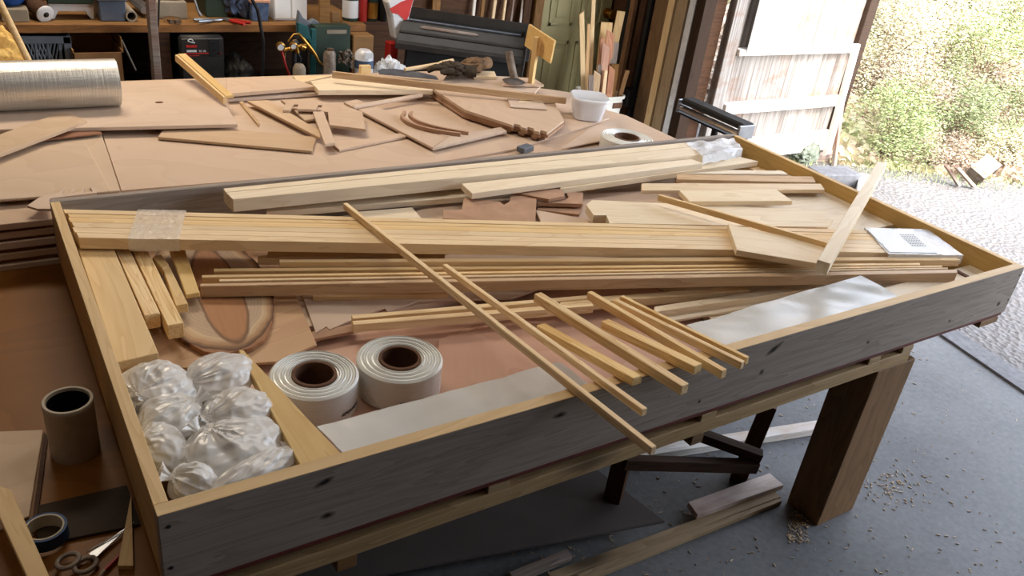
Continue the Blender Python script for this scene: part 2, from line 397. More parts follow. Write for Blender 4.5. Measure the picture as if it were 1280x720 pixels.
sbox('ceiling', (-2.72, XW+.12, -3.32, YB+.12, ZC, ZC+.12), 'ceil')
# threshold strip of the big opening
sl = poly('trim_1', None, None, [(1171, 414), (1285, 492), (1285, 470), (1200, 414)], .012, .05, 'concrete_block'); struct(sl)
# right-hand wall: studs, jamb, the metal track, cut so that every upright is its own piece
def vert(name, p, q, X=None, Y=None): 
    """upright piece seen between photo pixels p (low) and q (high) on the plane x=X or y=Y"""
    a = W(p, X=X, Y=Y); b = W(q, X=X, Y=Y); return a, b
def wallpost(name, xy, w, d, mat, z1=2.42, z0=0., bev=.002):
    """upright timber, grain up its length; w along y, d along x"""
    bm = B(z0, z1, -w/2, w/2, -d/2, d/2); finish(bm, bev)
    return link(name, bm, mat, None, Matrix.Translation(V((xy[0], xy[1], 0))) @ Matrix.Rotation(-PI/2, 4, 'Y'))
struct(wallpost('trim_2', (3.52, 2.815), .055, .07, 'pine'))
struct(wallpost('trim_3', (3.515, 2.715), .085, .08, 'beam'))
struct(wallpost('trim_4', (3.52, 2.565), .07, .09, 'brown_deep'))
struct(wallpost('trim_5', (3.53, 2.92), .11, .05, 'brown_old'))
bm = bmesh.new(); bx(bm, 3.478, 3.486, 2.612, 2.652, .02, 2.4); bx(bm, 3.478, 3.50, 2.608, 2.613, .02, 2.4); bx(bm, 3.478, 3.50, 2.651, 2.656, .02, 2.4)
for k in range(22): bx(bm, 3.474, 3.479, 2.622, 2.642, .06+k*.05, .075+k*.05)
finish(bm); tag(link('door_track', bm, 'galv'), 'bright slotted metal track standing upright on the door jamb', 'metal track')
tag(wallpost('iron_pipe', (3.50, 3.00), .03, .03, 'black', 2.2), 'dark upright post just left of the brown wall board', 'post')
tag(wallpost('timber_offcut', (3.50, 3.06), .05, .03, 'brown_dark', 1.75), 'dark brown board standing upright beside the dark post near the door jamb', 'board')
tag(wallpost('timber_offcut', (3.47, 3.125), .04, .03, 'stud', 1.55), 'mid brown board standing between the dark boards near the room corner', 'board')
tag(wallpost('timber_offcut', (3.50, 3.19), .05, .03, 'black', 1.9), 'almost black board standing in the room corner behind the scrap bucket', 'board')
# outlet box and its white cable
t = thing('outlet_box', 'dark electrical outlet box low on the wall with a white cable', 'outlet box', (3.46, 3.02, .36))
bm = B(-.03, .04, -.045, .045, -.055, .055); finish(bm, .006); link('box', bm, 'black', t)
bm = tube(bmesh.new(), [(-.03, .0, -.03), (-.05, .005, -.1), (-.045, .0, -.2), (-.06, .01, -.34)], .006); link('cable', bm, 'white', t, None, True)
# the painted inner door in the back wall
dx0, dx1 = 2.975, 3.535
t = struct(link('door_1', B(dx0, dx1, YB-.035, YB-.001, .01, 2.03), 'door_paint'))
for i, (x0, x1) in enumerate(((.07, .25), (.31, .49))):
    for z0, z1 in ((.14, .62), (.72, 1.2), (1.3, 1.85)):
        bm = bmesh.new()
        for a in ((x0, x1, z0, z0+.02), (x0, x1, z1-.02, z1), (x0, x0+.02, z0, z1), (x1-.02, x1, z0, z1)): bx(bm, dx0+a[0], dx0+a[1], YB-.043, YB-.036, a[2], a[3])
        bx(bm, dx0+x0+.05, dx0+x1-.05, YB-.041, YB-.036, z0+.05, z1-.05)
        finish(bm, .002); link('door_panel', bm, 'door_paint', t)
k = link('door_knob', lathe(bmesh.new(), [(0, 0), (.033, 0), (.033, .006), (.012, .01), (.012, .03), (.026, .04), (.031, .055), (.026, .068), (0, .072)], 20), 'brass', t,
         Matrix.Translation(V((3.505, YB-.036, .80))) @ Matrix.Rotation(PI/2, 4, 'X'), True)
struct(wallpost('trim_6', (2.945, 3.41), .05, .06, 'brown_old', 2.1)); struct(wallpost('trim_7', (2.86, 3.42), .06, .05, 'brown_dark', 2.1))
# ================================================================ the work bench, the tray on it, the sheet stack behind
L_, W_ = 2.44, 1.21
ZB = .612                                # bench top
t = thing('workbench', 'long low plywood workbench carrying the lumber tray, on heavy timber posts', 'workbench', (.4, 1.2, 0))
def P(root, name, bm, mat, bev=.0, smooth=False):
    finish(bm, bev); inv = root.matrix_basis.inverted()
    for v in bm.verts: v.co = inv @ v.co
    return link(name, bm, mat, root, None, smooth)
P(t, 'bench_top', B(-1.3, 1.975, .04, 2.46, .598, ZB), 'ply_bench', .002)
P(t, 'front_beam', B(-1.3, 1.978, 0, .038, .577, .615), 'beam', .002)
P(t, 'back_beam', B(-1.3, 2.0, 2.42, 2.458, .51, .597), 'beam', .002)
for x in (.3, 1.2, 1.9): P(t, 'cross_beam', B(x, x+.04, .04, 2.41, .50, .597), 'brown_old', .002)
for x, y, w in ((1.846, 0.0, .176), (-1.0, .05, .12), (1.83, 2.28, .12), (-1.0, 2.28, .12)):
    bm = B(0, .577, -.06, .06, -w/2, w/2); m = Matrix.Translation(V((x+w/2, y+.06, 0))) @ Matrix.Rotation(-PI/2, 4, 'Y'); finish(bm, .003)
    link('leg', bm, 'brown_old', t, t.matrix_basis.inverted() @ m)
for x in (.03, .59, 1.16, 1.78, 1.93): 
    bm = B(x, x+.05, .0, .10, .615, .633); finish(bm, .001); tag(link('spacer_block', bm, 'beam'), 'small wooden spacer block, between tray and bench beam, %s' % {.03: 'at the near left corner', .59: 'left of the sawhorse', 1.16: 'above the sawhorse', 1.78: 'just left of the big front post', 1.93: 'above the big front post'}[x], 'block', 'spacer blocks')

t = TRAY = thing('lumber_tray', 'long shallow open wooden tray filled with lumber, weathered grey front board', 'tray', (0, 0, .633))
for x in (.5, 1.1, 1.7): P(t, 'bottom_runner', B(x, x+.05, .9, 1.1, .6125, .6328), 'beam')
P(t, 'bottom_panel', B(.004, L_-.004, .004, W_-.004, .633, .645), 'red_ply')
def tray_board(name, a, mat, ax):
    bm = B(*a); finish(bm, .0015); c = V(((a[0]+a[1])/2, (a[2]+a[3])/2, (a[4]+a[5])/2))
    m = Matrix.Translation(c) @ Matrix.Rotation(PI/2 if ax == 'y' else 0, 4, 'Z')
    for v in bm.verts: v.co = m.inverted() @ v.co
    return link(name, bm, mat, t, t.matrix_basis.inverted() @ m)
kn = []
for p, rx, rz, ang in (((968, 436), .034, .010, -.5), ((952, 465), .010, .010, 0), ((1248, 380), .012, .010, 0), ((1187, 401), .007, .006, 0), ((1085, 428), .008, .006, 0), ((874, 502), .006, .006, 0), ((700, 519), .018, .008, 0), ((410, 644), .016, .009, 0), ((405, 603), .022, .008, -.3), ((1275, 352), .03, .012, -.7)):
    q = W(p, Y=0); kn.append((q.x-L_/2, q.z-.7225, rx, rz, ang))
add_knots('weathered_front', 'weathered', kn)
tray_board('front_board', (0, L_, 0, .026, .645, .80), 'weathered_front', 'x')
tray_board('back_board', (0, L_, W_-.02, W_, .645, .80), 'weathered', 'x')
tray_board('end_board', (.0, .021, .026, W_-.02, .645, .80), 'gold_rim', 'y')
tray_board('end_board', (L_-.022, L_, .026, W_-.02, .645, .80), 'gold_rim', 'y')
# thin top edges of the boards, paler than their faces except at the back
for nm, a, ax in (('top_edge', (0, L_, 0, .026, .80, .8012), 'x'), ('top_edge', (0, L_, W_-.02, W_, .80, .8012), 'x'), ('top_edge', (0, .021, .026, W_-.02, .80, .8012), 'y'), ('top_edge', (L_-.022, L_, .026, W_-.02, .80, .8012), 'y')):
    tray_board(nm, a, 'weathered' if a[2] > 1 else 'rim_top', ax)
for x, z in ((.014, .775), (.012, .69), (L_-.012, .775), (L_-.012, .69)):
    bm = tube(bmesh.new(), [(x, -.0008, z), (x, .004, z)], .0035, 8); P(t, 'screw_head', bm, 'black')
P(t, 'corner_block', B(2.32, 2.42, .0, .06, .612, .6328), 'brown_old', .002)

# sheet stack behind the tray
YS = 1.222
zs = ZB + .0006
layers = [(-1.05, 2.02, .0, .016, 'ply_tan'), (-.95, 2.01, .012, .012, 'hardboard'), (-1.1, 2.02, .004, .018, 'ply_tan'), (-.9, 2.0, .014, .012, 'hardboard'),
          (-1.12, 2.02, .002, .02, 'ply_pink'), (-1.0, 2.01, .012, .008, 'hardboard'), (-1.1, 2.02, .004, .018, 'ply_tan'), (-1., 2.0, .01, .008, 'hardboard'), (-1.08, 2.05, 0., .018, 'ply_pink')]
where = ['lowest sheet', 'second sheet from the bottom', 'third sheet from the bottom', 'fourth sheet from the bottom', 'middle sheet', 'fourth sheet from the top', 'third sheet from the top', 'thin sheet under the top one', 'wide pinkish top sheet']
for (x0, x1, dy, th, mat), wh in zip(layers, where):
    e = x1-2.02; c = (x0+x1)/2; bm = bmesh.new()
    prism(bm, [(x0, YS+dy), (2.25+e, YS+dy), (2.23+e, 1.66), (1.98+e, 2.13), (1.76+e, 2.42), (x0, 2.42)], 0, th-.0008); finish(bm, .0012)
    for v in bm.verts: v.co.x -= c
    tag(link('plywood_sheet', bm, mat, None, Matrix.Translation(V((c, 0, zs)))), '%s of the big plywood stack behind the tray' % wh, 'plywood sheet', 'stacked plywood sheets')
    zs += th
Z2 = zs      # top of the stack
# ================================================================ what lies in the tray
ZT = .6456
GS = 'loose sticks lying across the front of the tray'
# plywood lining the bottom
def liner(name, label, cat, x0, x1, y0, y1, z0, z1, mat, group=None):
    c = ((x0+x1)/2, (y0+y1)/2); bm = B(x0-c[0], x1-c[0], y0-c[1], y1-c[1], 0, z1-z0); finish(bm, .001)
    if label.startswith(('hidden', 'support')):      # packing battens fixed inside the tray
        return link('inner_batten', bm, mat, TRAY, TRAY.matrix_basis.inverted() @ Matrix.Translation(V((c[0], c[1], z0))))
    return tag(link(name, bm, mat, None, Matrix.Translation(V((c[0], c[1], z0)))), label, cat, group)
liner('plywood_offcut', 'pinkish plywood panel covering the back of the tray floor', 'plywood panel', .16, 2.41, .62, 1.185, ZT, .668, 'ply_pink')
liner('plywood_offcut', 'reddish brown plywood panel on the tray floor right of the plastic rolls', 'plywood panel', .03, 1.45, .03, .615, ZT, .652, 'ply_red')
liner('plywood_offcut', 'pale plywood panel lining the near right end of the tray', 'plywood panel', 1.46, 2.41, .03, .615, ZT, .664, 'pine_pale')
KP = liner('pine_sheet', 'pale panel with a small knot hole at the far right end of the tray', 'panel', 1.86, 2.414, .42, .93, .745, .7555, 'pine_pale')
liner('pine_sheet', 'pale panel filling the near right corner of the tray', 'panel', 1.74, 2.414, .03, .14, .732, .7425, 'pine_pale')
for a in ((1.95, 2.0, .5, 1.0), (2.33, 2.38, .5, 1.0)): liner('pine_block', 'hidden batten under the far right panel', 'block', *a, .6685, .7445, 'pine', 'hidden battens')
liner('pine_block', 'hidden batten under the near right corner panel', 'block', 2.1, 2.35, .06, .12, .6645, .7315, 'pine')
link('knot_hole', lathe(bmesh.new(), [(0, 0), (.008, 0), (.008, .0006), (0, .0006)], 16), 'edge_dark', KP, KP.matrix_basis.inverted() @ Matrix.Translation(W((1053, 246), .7557)))
poly('plywood_sheet', 'pinkish sheet lying under the jigsawed cutouts behind the wrapped bundle', 'plywood sheet', [(452, 284), (960, 297), (950, 231), (560, 252)], .715, .012, 'ply_pink', bev=0)
liner('pine_block', 'hidden batten under the sheet below the cutouts', 'block', .8, 1.7, .85, .9, .6685, .7025, 'pine')
poly('veneer_sheet', 'thin reddish veneer sheet with a stepped edge beside the right plastic roll', 'veneer sheet', [(548, 506), (548, 425), (577, 412), (581, 416), (612, 402), (668, 397), (720, 470), (640, 500)], .656, .003, 'ply_red', bev=0)
poly('hardboard_sheet', 'pink hardboard sheet with saw-tooth notches behind the plastic rolls', 'hardboard panel', [(395, 416), (372, 352), (720, 345), (640, 372), (522, 376), (484, 389), (481, 385), (446, 397), (412, 412), (408, 408)], .676, .006, 'ply_pink', bev=0)
poly('hardboard_strip', 'narrow dark notched strip left of the gold pine strip bundle', 'strip', [(392, 424), (442, 414), (442, 404), (414, 411), (410, 408), (386, 416)], .674, .007, 'mdf', bev=0)
# slab with the ring figure
pl = poly('plywood_offcut', 'brown plywood panel lying under the big ring-grained wood slice', 'plywood panel', [(345, 452), (396, 430), (340, 300), (222, 296), (150, 330), (190, 462)], .676, .0068, 'ply_brown')
cz = .690
cen = W((290, 402), cz)
bm = bmesh.new(); pts = []
ax = (W((300, 452), cz)-W((265, 330), cz)); ang = math.atan2(ax.y, ax.x)
for k in range(60):
    a = 2*PI*k/60; rr = 1 + .012*math.sin(7*a+1) + .008*math.sin(19*a)
    pts.append((.305*math.cos(a)*rr, .138*math.sin(a)*rr))
prism(bm, pts, -.0125, 0); finish(bm, .0015)
tag(link('wood_slice', bm, 'ring_figure', None, Matrix.Translation(V((.293, .845, cz))) @ Matrix.Rotation(math.radians(84), 4, 'Z')), 'oval ring-grained wood slice with a dark bark edge under the long strips', 'wood slice')
# left end: flat board and short blocks
liner('pine_board', 'hidden pine board supporting the wide flat board at the left end', 'board', .026, .10, .50, 1.15, .70, .7355, 'pine_gold')
liner('pine_block', 'hidden support block under the left end boards near the bags', 'block', .03, .10, .60, .72, ZT+.007, .6995, 'pine')
liner('pine_block', 'hidden support block under the left end boards near the back', 'block', .03, .10, 1.0, 1.12, ZT, .6995, 'pine')
poly('pine_board', 'wide flat yellow pine board along the left end of the tray', 'board', [(146, 453), (97, 309), (141, 308), (198, 441)], .7555, .0195, 'pine_gold')
GB = 'short pine blocks at the left end'
poly('pine_block', 'leftmost of the short pine blocks leaning over the wood slice', 'block', [(181, 394.5), (141, 304), (157.5, 302), (200, 391)], .745, .036, 'pine_streak', GB)
poly('pine_block', 'longest short pine block, its end grain showing above the wood slice', 'block', [(209.5, 407), (160, 301.5), (178, 299), (229.5, 403.5)], .742, .036, 'pine_streak', GB)
poly('pine_block', 'thin short pine block right of the longest block', 'block', [(220, 382), (204, 337), (212, 333), (235, 379.5)], .728, .022, 'pine_gold', GB)
poly('pine_block', 'smallest pine block tip just behind the thin short block', 'block', [(203, 335.5), (190.5, 321), (201, 317.5), (211, 331)], .734, .022, 'pine_gold', GB)
poly('pine_board', 'short flat pine stick running under the long bundle beside the short blocks', 'board', [(232.5, 368.5), (211, 309), (229.5, 307), (249.5, 365.5)], .722, .012, 'pine_gold', zb=.735)

# the long bundle across the tray, wrapped near its left end
GT = 'long boards of the wrapped bundle'
za, zb_ = .790, .785
def lerp(p, q, t): return (p[0]+(q[0]-p[0])*t, p[1]+(q[1]-p[1])*t)
bL, fL, bR, fR = (78.5, 261), (97, 297), (1150, 289), (1203, 317.5)
cuts = [0, .16, .29, .46, .64, .82, 1.0]; gp = [.012, .012, .004, .003, .003, .003, .0]
nms = ['rearmost board', 'second board from the rear', 'third board from the rear', 'third board from the front', 'second board from the front', 'front board']
for k in range(6):
    jl = (0, 3, 1, 2.5, 0, 1.5)[k]
    a, d = lerp(bL, fL, cuts[k]+gp[k]), lerp(bL, fL, cuts[k+1]-gp[k+1]); b, c = lerp(bR, fR, cuts[k]+gp[k]), lerp(bR, fR, cuts[k+1]-gp[k+1])
    poly('long_pine_board', '%s of the long film-wrapped bundle across the tray' % nms[k], 'board', [(d[0]+jl, d[1]), c, b, (a[0]+jl, a[1])], za - (0, .0006, .0, .0004, .0002, 0)[k], .029, 'pine', GT, zb=zb_ - (0, .0006, .0, .0004, .0002, 0)[k], bev=.0006)
# film wraps: closed bands round the bundle
A_, x_, y_, n_ = slab_frame([fL, fR], za, zb_)
def band(name, label, q, mat, lift=.0015, th=.033, wr=.0012, sub=26, group=None, cat='plastic wrap'):
    """a crinkled sleeve: q = 4 photo pixels of its top face (front-left, front-right, back-right, back-left)"""
    A2 = A_ + n_*lift; Pq = [on_plane(p, A2, n_) for p in q]
    bm = bmesh.new(); rows = []
    prof = [(0, -th), (0, -th*.5)] + [(i/14, 0) for i in range(15)] + [(1, -th*.5), (1, -th)]
    for i in range(sub+1):
        u = i/sub; f = Pq[0].lerp(Pq[1], u); b = Pq[3].lerp(Pq[2], u); row = []
        for v, dz in prof:
            p = f.lerp(b, v); off = y_*((-.002 if v == 0 else .002 if v == 1 else 0))
            row.append(bm.verts.new(p + off + n_*(dz + wr*noise.noise(p*90) + wr*abs(noise.noise(p*V((140, 20, 20)).x if False else p*60)))))
        rows.append(row)
    for r1, r2 in zip(rows, rows[1:]):
        for i in range(len(prof)-1): bm.faces.new((r1[i], r2[i], r2[i+1], r1[i+1]))
    c = sum(Pq, V())/4
    for v in bm.verts: v.co -= c
    bmesh.ops.recalc_face_normals(bm, faces=bm.faces)
    o = link(name, bm, mat, None, Matrix.Translation(c), True)
    return tag(o, label, cat, group)
band('plastic_wrap', 'clear shiny plastic wrap around the left end of the long bundle', [(160, 298), (224, 298.5), (233, 263.5), (172, 262.5)], 'wrap_thin')
o = band('plastic_wrap', 'milky plastic sleeve with a paper sheet on the right end of the long bundle', [(1110, 317), (1204, 319), (1160, 287), (1081, 285)], 'wrap', .002, .03, .002)
# its paper insert with printed lines
pa = poly('paper_insert', None, None, [(1112, 315), (1172, 316), (1140, 288), (1084, 286.5)], .7895, .0006, 'paper', zb=.7892, bev=0)
pa.parent = o; pa.matrix_basis = o.matrix_basis.inverted() @ pa.matrix_basis
bm = bmesh.new(); A2 = A_ + n_*.0055
for r in range(7):
    for k in range(6):
        u0 = .62+.055*k; p = [on_plane(lerp(lerp((1112, 315), (1172, 316), u), lerp((1084, 286.5), (1140, 288), u), v), A2, n_) for u, v in ((u0, .3+.08*r), (u0+.03, .3+.08*r), (u0+.03, .33+.08*r), (u0, .33+.08*r))]
        bm.faces.new([bm.verts.new(q) for q in p])
for v in bm.verts: v.co = o.matrix_basis.inverted() @ v.co
link('printed_text', bm, 'ink', o)

# strips in front of the bundle
GL = 'long thin strips in front of the wrapped bundle'
poly('notched_board', 'flat board with a rounded notch at its left end, in front of the bundle', 'board', [(323, 323), (349, 323), (349, 321), (556, 321), (556, 311), (335, 309), (338, 314), (333, 319), (322, 321)], .735, .018, 'pine', bev=0)
poly('long_strip', 'rearmost long strip, directly in front of the wrapped bundle', 'strip', [(349, 327.3), (1201, 325), (1194, 320.8), (900, 321.2), (556, 322.8), (349, 324)], .742, .022, 'pine', GL, zb=.780)
poly('long_strip', 'second long strip from the rear, starting right of the oval slice', 'strip', [(267, 339), (1150, 331), (1150, 328.5), (267, 335.5)], .7225, .028, 'pine', GL, zb=.7745)
poly('long_strip', 'third long strip from the rear, with a dark square left end', 'strip', [(252, 346.5), (1178, 333.4), (1178, 331.8), (252, 343.5)], .7225, .03, 'pine', GL, zb=.774)
poly('long_strip', 'fourth long strip from the rear, shorter at the left end', 'strip', [(274, 351.5), (1185, 335.6), (1185, 334.2), (274, 348.8)], .7225, .03, 'pine', GL, zb=.774)
poly('long_strip', 'front long strip with a tall reddish side face', 'strip', [(250, 357.8), (1197, 341), (1196, 336.6), (250, 354.5)], .7225, .031, 'cedar', GL, zb=.774)
poly('pine_board', 'short board end peeking out under the front long strip', 'board', [(391, 371), (560, 368), (560, 362), (391, 366)], .676+.012, .012, 'pine')

# gold strip bundle in front
stick('pine_strip', 'thicker pine strip with a golden side, its end behind the right plastic roll', 'strip', (441, 403.5), (741, 380), .702, .702, .018, .022, 'pine_streak', 'strips behind the right plastic roll')
stick('pine_strip', 'thinner pine strip lying behind the thick golden one', 'strip', (440, 396), (738, 370.5), .704, .704, .017, .022, 'pine', 'strips behind the right plastic roll')
poly('pine_board', 'pale pointed board running right from under the loose sticks', 'board', [(700, 381), (938, 362.5), (926, 358), (700, 374)], .700, .024, 'pine')
poly('pine_board', 'long pale board beside the white film at the near right', 'board', [(818, 390), (1075, 352), (1100, 341), (818, 383)], .694, .024, 'pine_pale')
poly('pine_board', 'pale board lying half under the white film sheet', 'board', [(838, 401), (1010, 372), (990, 366), (826, 391)], .6735, .008, 'pine_pale')
poly('dark_strip', 'dark slot in the pale panel near the right end, put on as a thin piece', 'strip', [(1197, 337), (1216, 347), (1213, 348), (1194, 338.5)], .7465, .004, 'edge_dark', bev=0)  # darkness of a slot in the panel, put on as a thin dark piece

# right part: boards behind the bundle
poly('notched_board', 'wide pale board with a stepped notch in its left end', 'board', [(742, 269), (758, 269), (762, 279), (1035, 284), (1042, 274), (1031, 274), (1033, 263), (740, 250), (733, 256)], .782, .026, 'pine_pale', bev=0)
poly('pine_board', 'thin board under the slanting stick, right of the jigsawed brown cutouts', 'board', [(802, 238), (1031, 237), (1026, 229.5), (802, 229)], .785, .013, 'pine', bev=.0008)
poly('pine_board', 'board with a rough dark left end near the back right of the tray', 'board', [(846, 224), (1020, 228), (1016, 220.5), (846, 218)], .789, .013, 'cedar', bev=.0008)
poly('pine_board', 'thin pale strip just in front of the tapered grey-white board', 'strip', [(860, 216.6), (985, 217.4), (978, 213.4), (915, 212.4)], .791, .012, 'pine_pale', bev=.0008)
poly('pine_board', 'short flat pale board with a slanted left end beside the long slanting stick', 'board', [(862, 251.5), (991, 251), (970, 236.5), (849, 238)], .7995, .016, 'pine_pale')
stick('slanting_stick', 'long slanting pine stick lying over the boards at the right', 'stick', (823.5, 243), (1040, 304.5), .820, .822, .012, .019, 'pine', ends=(-.0, 0))
poly('pine_board', 'flat board with a pointed left end under the upright tilted stick', 'board', [(921, 312.5), (1030, 330.5), (1046, 309), (910, 279.5)], .8065, .018, 'pine_pale')
stick('tilted_stick', 'pale square stick propped up over the right rim of the tray', 'stick', (1030, 327), (1103, 203), .860, .864, .034, .036, 'pine_pale')
poly('hardboard_offcut', 'small light tapered board at the middle of the tray behind the bundle', 'board', [(677, 279), (742, 279), (735, 274), (669, 262)], .745, .02, 'ply_pink')
poly('plywood_offcut', 'pale square panel corner behind the top of the longest stick', 'panel', [(440, 274), (530, 276), (515, 259), (440, 265)], .735, .012, 'pine_pale')
# jigsawed cutouts
poly('hardboard_cutout', 'grey-brown jigsawed plate with curved cuts, leftmost of the cutouts', 'cutout', [(554, 273), (640, 278), (669, 278), (671, 243), (640, 238), (637, 252), (630, 256), (624, 252), (580, 247), (577, 262), (554, 263)], .760, .012, 'mdf', bev=0)
poly('hardboard_cutout', 'brown jigsawed piece with a rounded bite, against the long pale board', 'cutout', [(640, 240), (686, 249), (706, 245), (700, 232), (646, 229)], .766, .010, 'mdf', bev=0)
poly('hardboard_cutout', 'grey jigsawed plate behind the notched pale board', 'cutout', [(672, 253), (728, 255), (729, 241), (707, 239), (711, 247), (705, 250), (690, 250)], .752, .012, 'mdf', bev=0)
poly('hardboard_cutout', 'lowest jigsawed plate under the other brown cutouts', 'cutout', [(672, 262), (724, 268), (729, 255), (674, 252)], .734, .008, 'mdf', bev=0)
# boards along the back
GP = 'boards along the back of the tray'
poly('long_pine_board', 'rear of the two long pale boards against the back rim', 'board', [(282, 240), (866, 183), (858, 178), (279, 235.5)], .802, .038, 'pine_pale', GP)
poly('long_pine_board', 'front of the two long pale boards against the back rim', 'board', [(291, 249), (882, 192.5), (866.5, 183.7), (282.5, 240.7)], .802, .038, 'pine_pale', GP)
poly('pine_board', 'pale board lying in front of the two long back boards, square left end', 'board', [(590, 241.5), (879, 204), (864, 198.5), (577, 229.5)], .790, .020, 'pine_pale')
poly('pine_board', 'long thin knotty board half under the two long back boards', 'board', [(333, 265), (584, 246), (620, 232), (470, 240), (333, 258)], .744, .018, 'pine_pale')
poly('pine_board', 'pale board tapering to a point at the far right corner of the tray', 'board', [(700, 236), (948, 201.5), (925, 196), (700, 228)], .7695, .020, 'pine_pale')
liner('pine_block', 'support block under the right half of the back boards', 'block', 1.4, 1.7, 1.13, 1.17, .6685, .763, 'pine')
# plastic wrap on the right end of the back boards
bm = bmesh.new(); rows = []
qa = [W(p, .806) for p in ((880, 197), (930, 184), (917, 169), (856, 177.5))]
for i in range(23):
    u = i/22; row = []
    for j in range(17):
        v = j/16; p = qa[0].lerp(qa[1], u).lerp(qa[3].lerp(qa[2], u), v)
        dz = -.03 if j in (0, 16) else 0
        row.append(bm.verts.new(p + V((0, 0, dz + .010*noise.noise(p*22) + .005*noise.noise(V((p.x*8, p.y*70, 0))) - .012*u*u))))
    rows.append(row)
for r1, r2 in zip(rows, rows[1:]):
    for i in range(16): bm.faces.new((r1[i], r2[i], r2[i+1], r1[i+1]))
c = sum(qa, V())/4
for v in bm.verts: v.co -= c
tag(link('plastic_wrap', bm, 'wrap', None, Matrix.Translation(c), True), 'crumpled clear plastic wrap over the ends at the far right corner of the tray', 'plastic wrap')

# rolls of plastic
def roll(name, label, c, R, ri, z0, z1, group=None, smudge=None, tilt=0.):
    t = thing(name, label, 'plastic roll', (c.x, c.y, z0), 0., group)
    h = z1-z0; prof = [(ri+.003, 0), (R, 0), (R, h-.003)]
    for k in range(7):
        r = R - .004 - (R-ri-.008)*k/7; prof += [(r+.0015, h-.001), (r-.001, h+.0005-.001*(k % 2)), (r-.003, h-.0035)]
    prof += [(ri+.003, h-.004)]
    bm = lathe(bmesh.new(), prof, 64)
    for v in bm.verts:
        if v.co.z < h-.002 and math.hypot(v.co.x, v.co.y) > R-.001: v.co *= 1+.004*noise.noise(v.co*30)
    finish(bm); link('film_winding', bm, 'roll_side', t, None, True)
    bm = lathe(bmesh.new(), [(ri-.004, 0), (ri+.0025, 0), (ri+.0025, h+.001), (ri-.004, h+.001), (ri-.004, 0)], 48); finish(bm); link('cardboard_core', bm, 'core', t, None, True)
    if smudge:
        bm = bmesh.new()
        for k in range(16):
            a = smudge+(k-8)*.038; z = h*.27 + .004*noise.noise(V((k*.9, 1, 0))); hh = .003+.004*abs(noise.noise(V((k*.7, 5, 2)))); w = .013
            p = [(math.cos(a+s*w)*(R+.001), math.sin(a+s*w)*(R+.001), z+q*hh) for s, q in ((-1, -1), (1, -1), (1, 1), (-1, 1))]
            bm.faces.new([bm.verts.new(x) for x in p])
        link('printed_mark', bm, 'ink', t)
    return t
GR = 'rolls of plastic film in the tray'
RZ = .728
roll('plastic_film_roll', 'left white plastic film roll standing beside the tapered board', W((393, 467), RZ), .0895, .043, .654, RZ, GR, math.radians(-55))
roll('plastic_film_roll', 'right white plastic film roll, in front of the golden strips', W((500, 447), RZ), .0925, .043, .654, RZ, GR, math.radians(-95))

# flat folded film along the front rim
def sheet(name, label, pts, z, mat, nx=36, ny=10, amp=.004, group=None, th=.004, zr=None):
    """a soft sheet over the quad pts (front-left, front-right, back-right, back-left), gently rumpled"""
    q = [W(p, zz) for p, zz in zip(pts, z if isinstance(z, (list, tuple)) else [z]*4)]; bm = bmesh.new(); top = []; c = sum(q, V())/4
    for i in range(nx+1):
        row = []
        for j in range(ny+1):
            p = q[0].lerp(q[1], i/nx).lerp(q[3].lerp(q[2], i/nx), j/ny)
            w = amp*(noise.noise(V((p.x*9, p.y*14, 3))) + .5*noise.noise(V((p.x*30+p.y*20, p.y*12, 7))))
            row.append(bm.verts.new(p-c+V((0, 0, w))))
        top.append(row)
    for r1, r2 in zip(top, top[1:]):
        for j in range(ny): bm.faces.new((r1[j], r2[j], r2[j+1], r1[j+1]))
    r = bmesh.ops.extrude_face_region(bm, geom=bm.faces[:])
    for v in r['geom']:
        if isinstance(v, bmesh.types.BMVert): v.co.z -= th
    finish(bm)
    return tag(link(name, bm, mat, None, Matrix.Translation(c), True), label, 'plastic film', group)
sheet('plastic_film', 'wide strip of milky plastic film along the front rim beside the rolls', [(438, 575), (745, 487), (700, 452), (396, 533)], .716, 'film', 44, 12, .004)
sheet('plastic_film', 'bluish white plastic film sheet in the near right part of the tray', [(905, 441), (1130, 374), (1076, 344), (858, 407)], (.742, .786, .792, .716), 'film', 40, 12, .004)
liner('pine_block', 'hidden batten under the left film strip', 'block', .36, .86, .03, .15, .6535, .708, 'ply_tan')
liner('pine_block', 'hidden batten under the right film sheet', 'block', 1.25, 2.0, .03, .13, .6645, .704, 'ply_tan')
bm = B(-.004, .004, -.004, .004, 0, .006); finish(bm, .002); tag(link('tape_scrap', bm, 'blue', None, Matrix.Translation(W((1034, 399.5), .772)) @ Matrix.Rotation(.5, 4, 'Z') @ Matrix.Scale(1.6, 4, (1, 0, 0))), 'tiny blue scrap on the white film near the front rim', 'scrap')

# tapered divider right of the bags
poly('tapered_board', 'tapered yellow pine board standing between the bags and the left roll', 'board', [(376, 583), (298, 437), (304, 437), (430, 571)], .772, .022, 'pine_gold', zb=.752)
liner('pine_block', 'hidden prop under the tapered board', 'block', .20, .235, .05, .42, .6535, .725, 'pine')
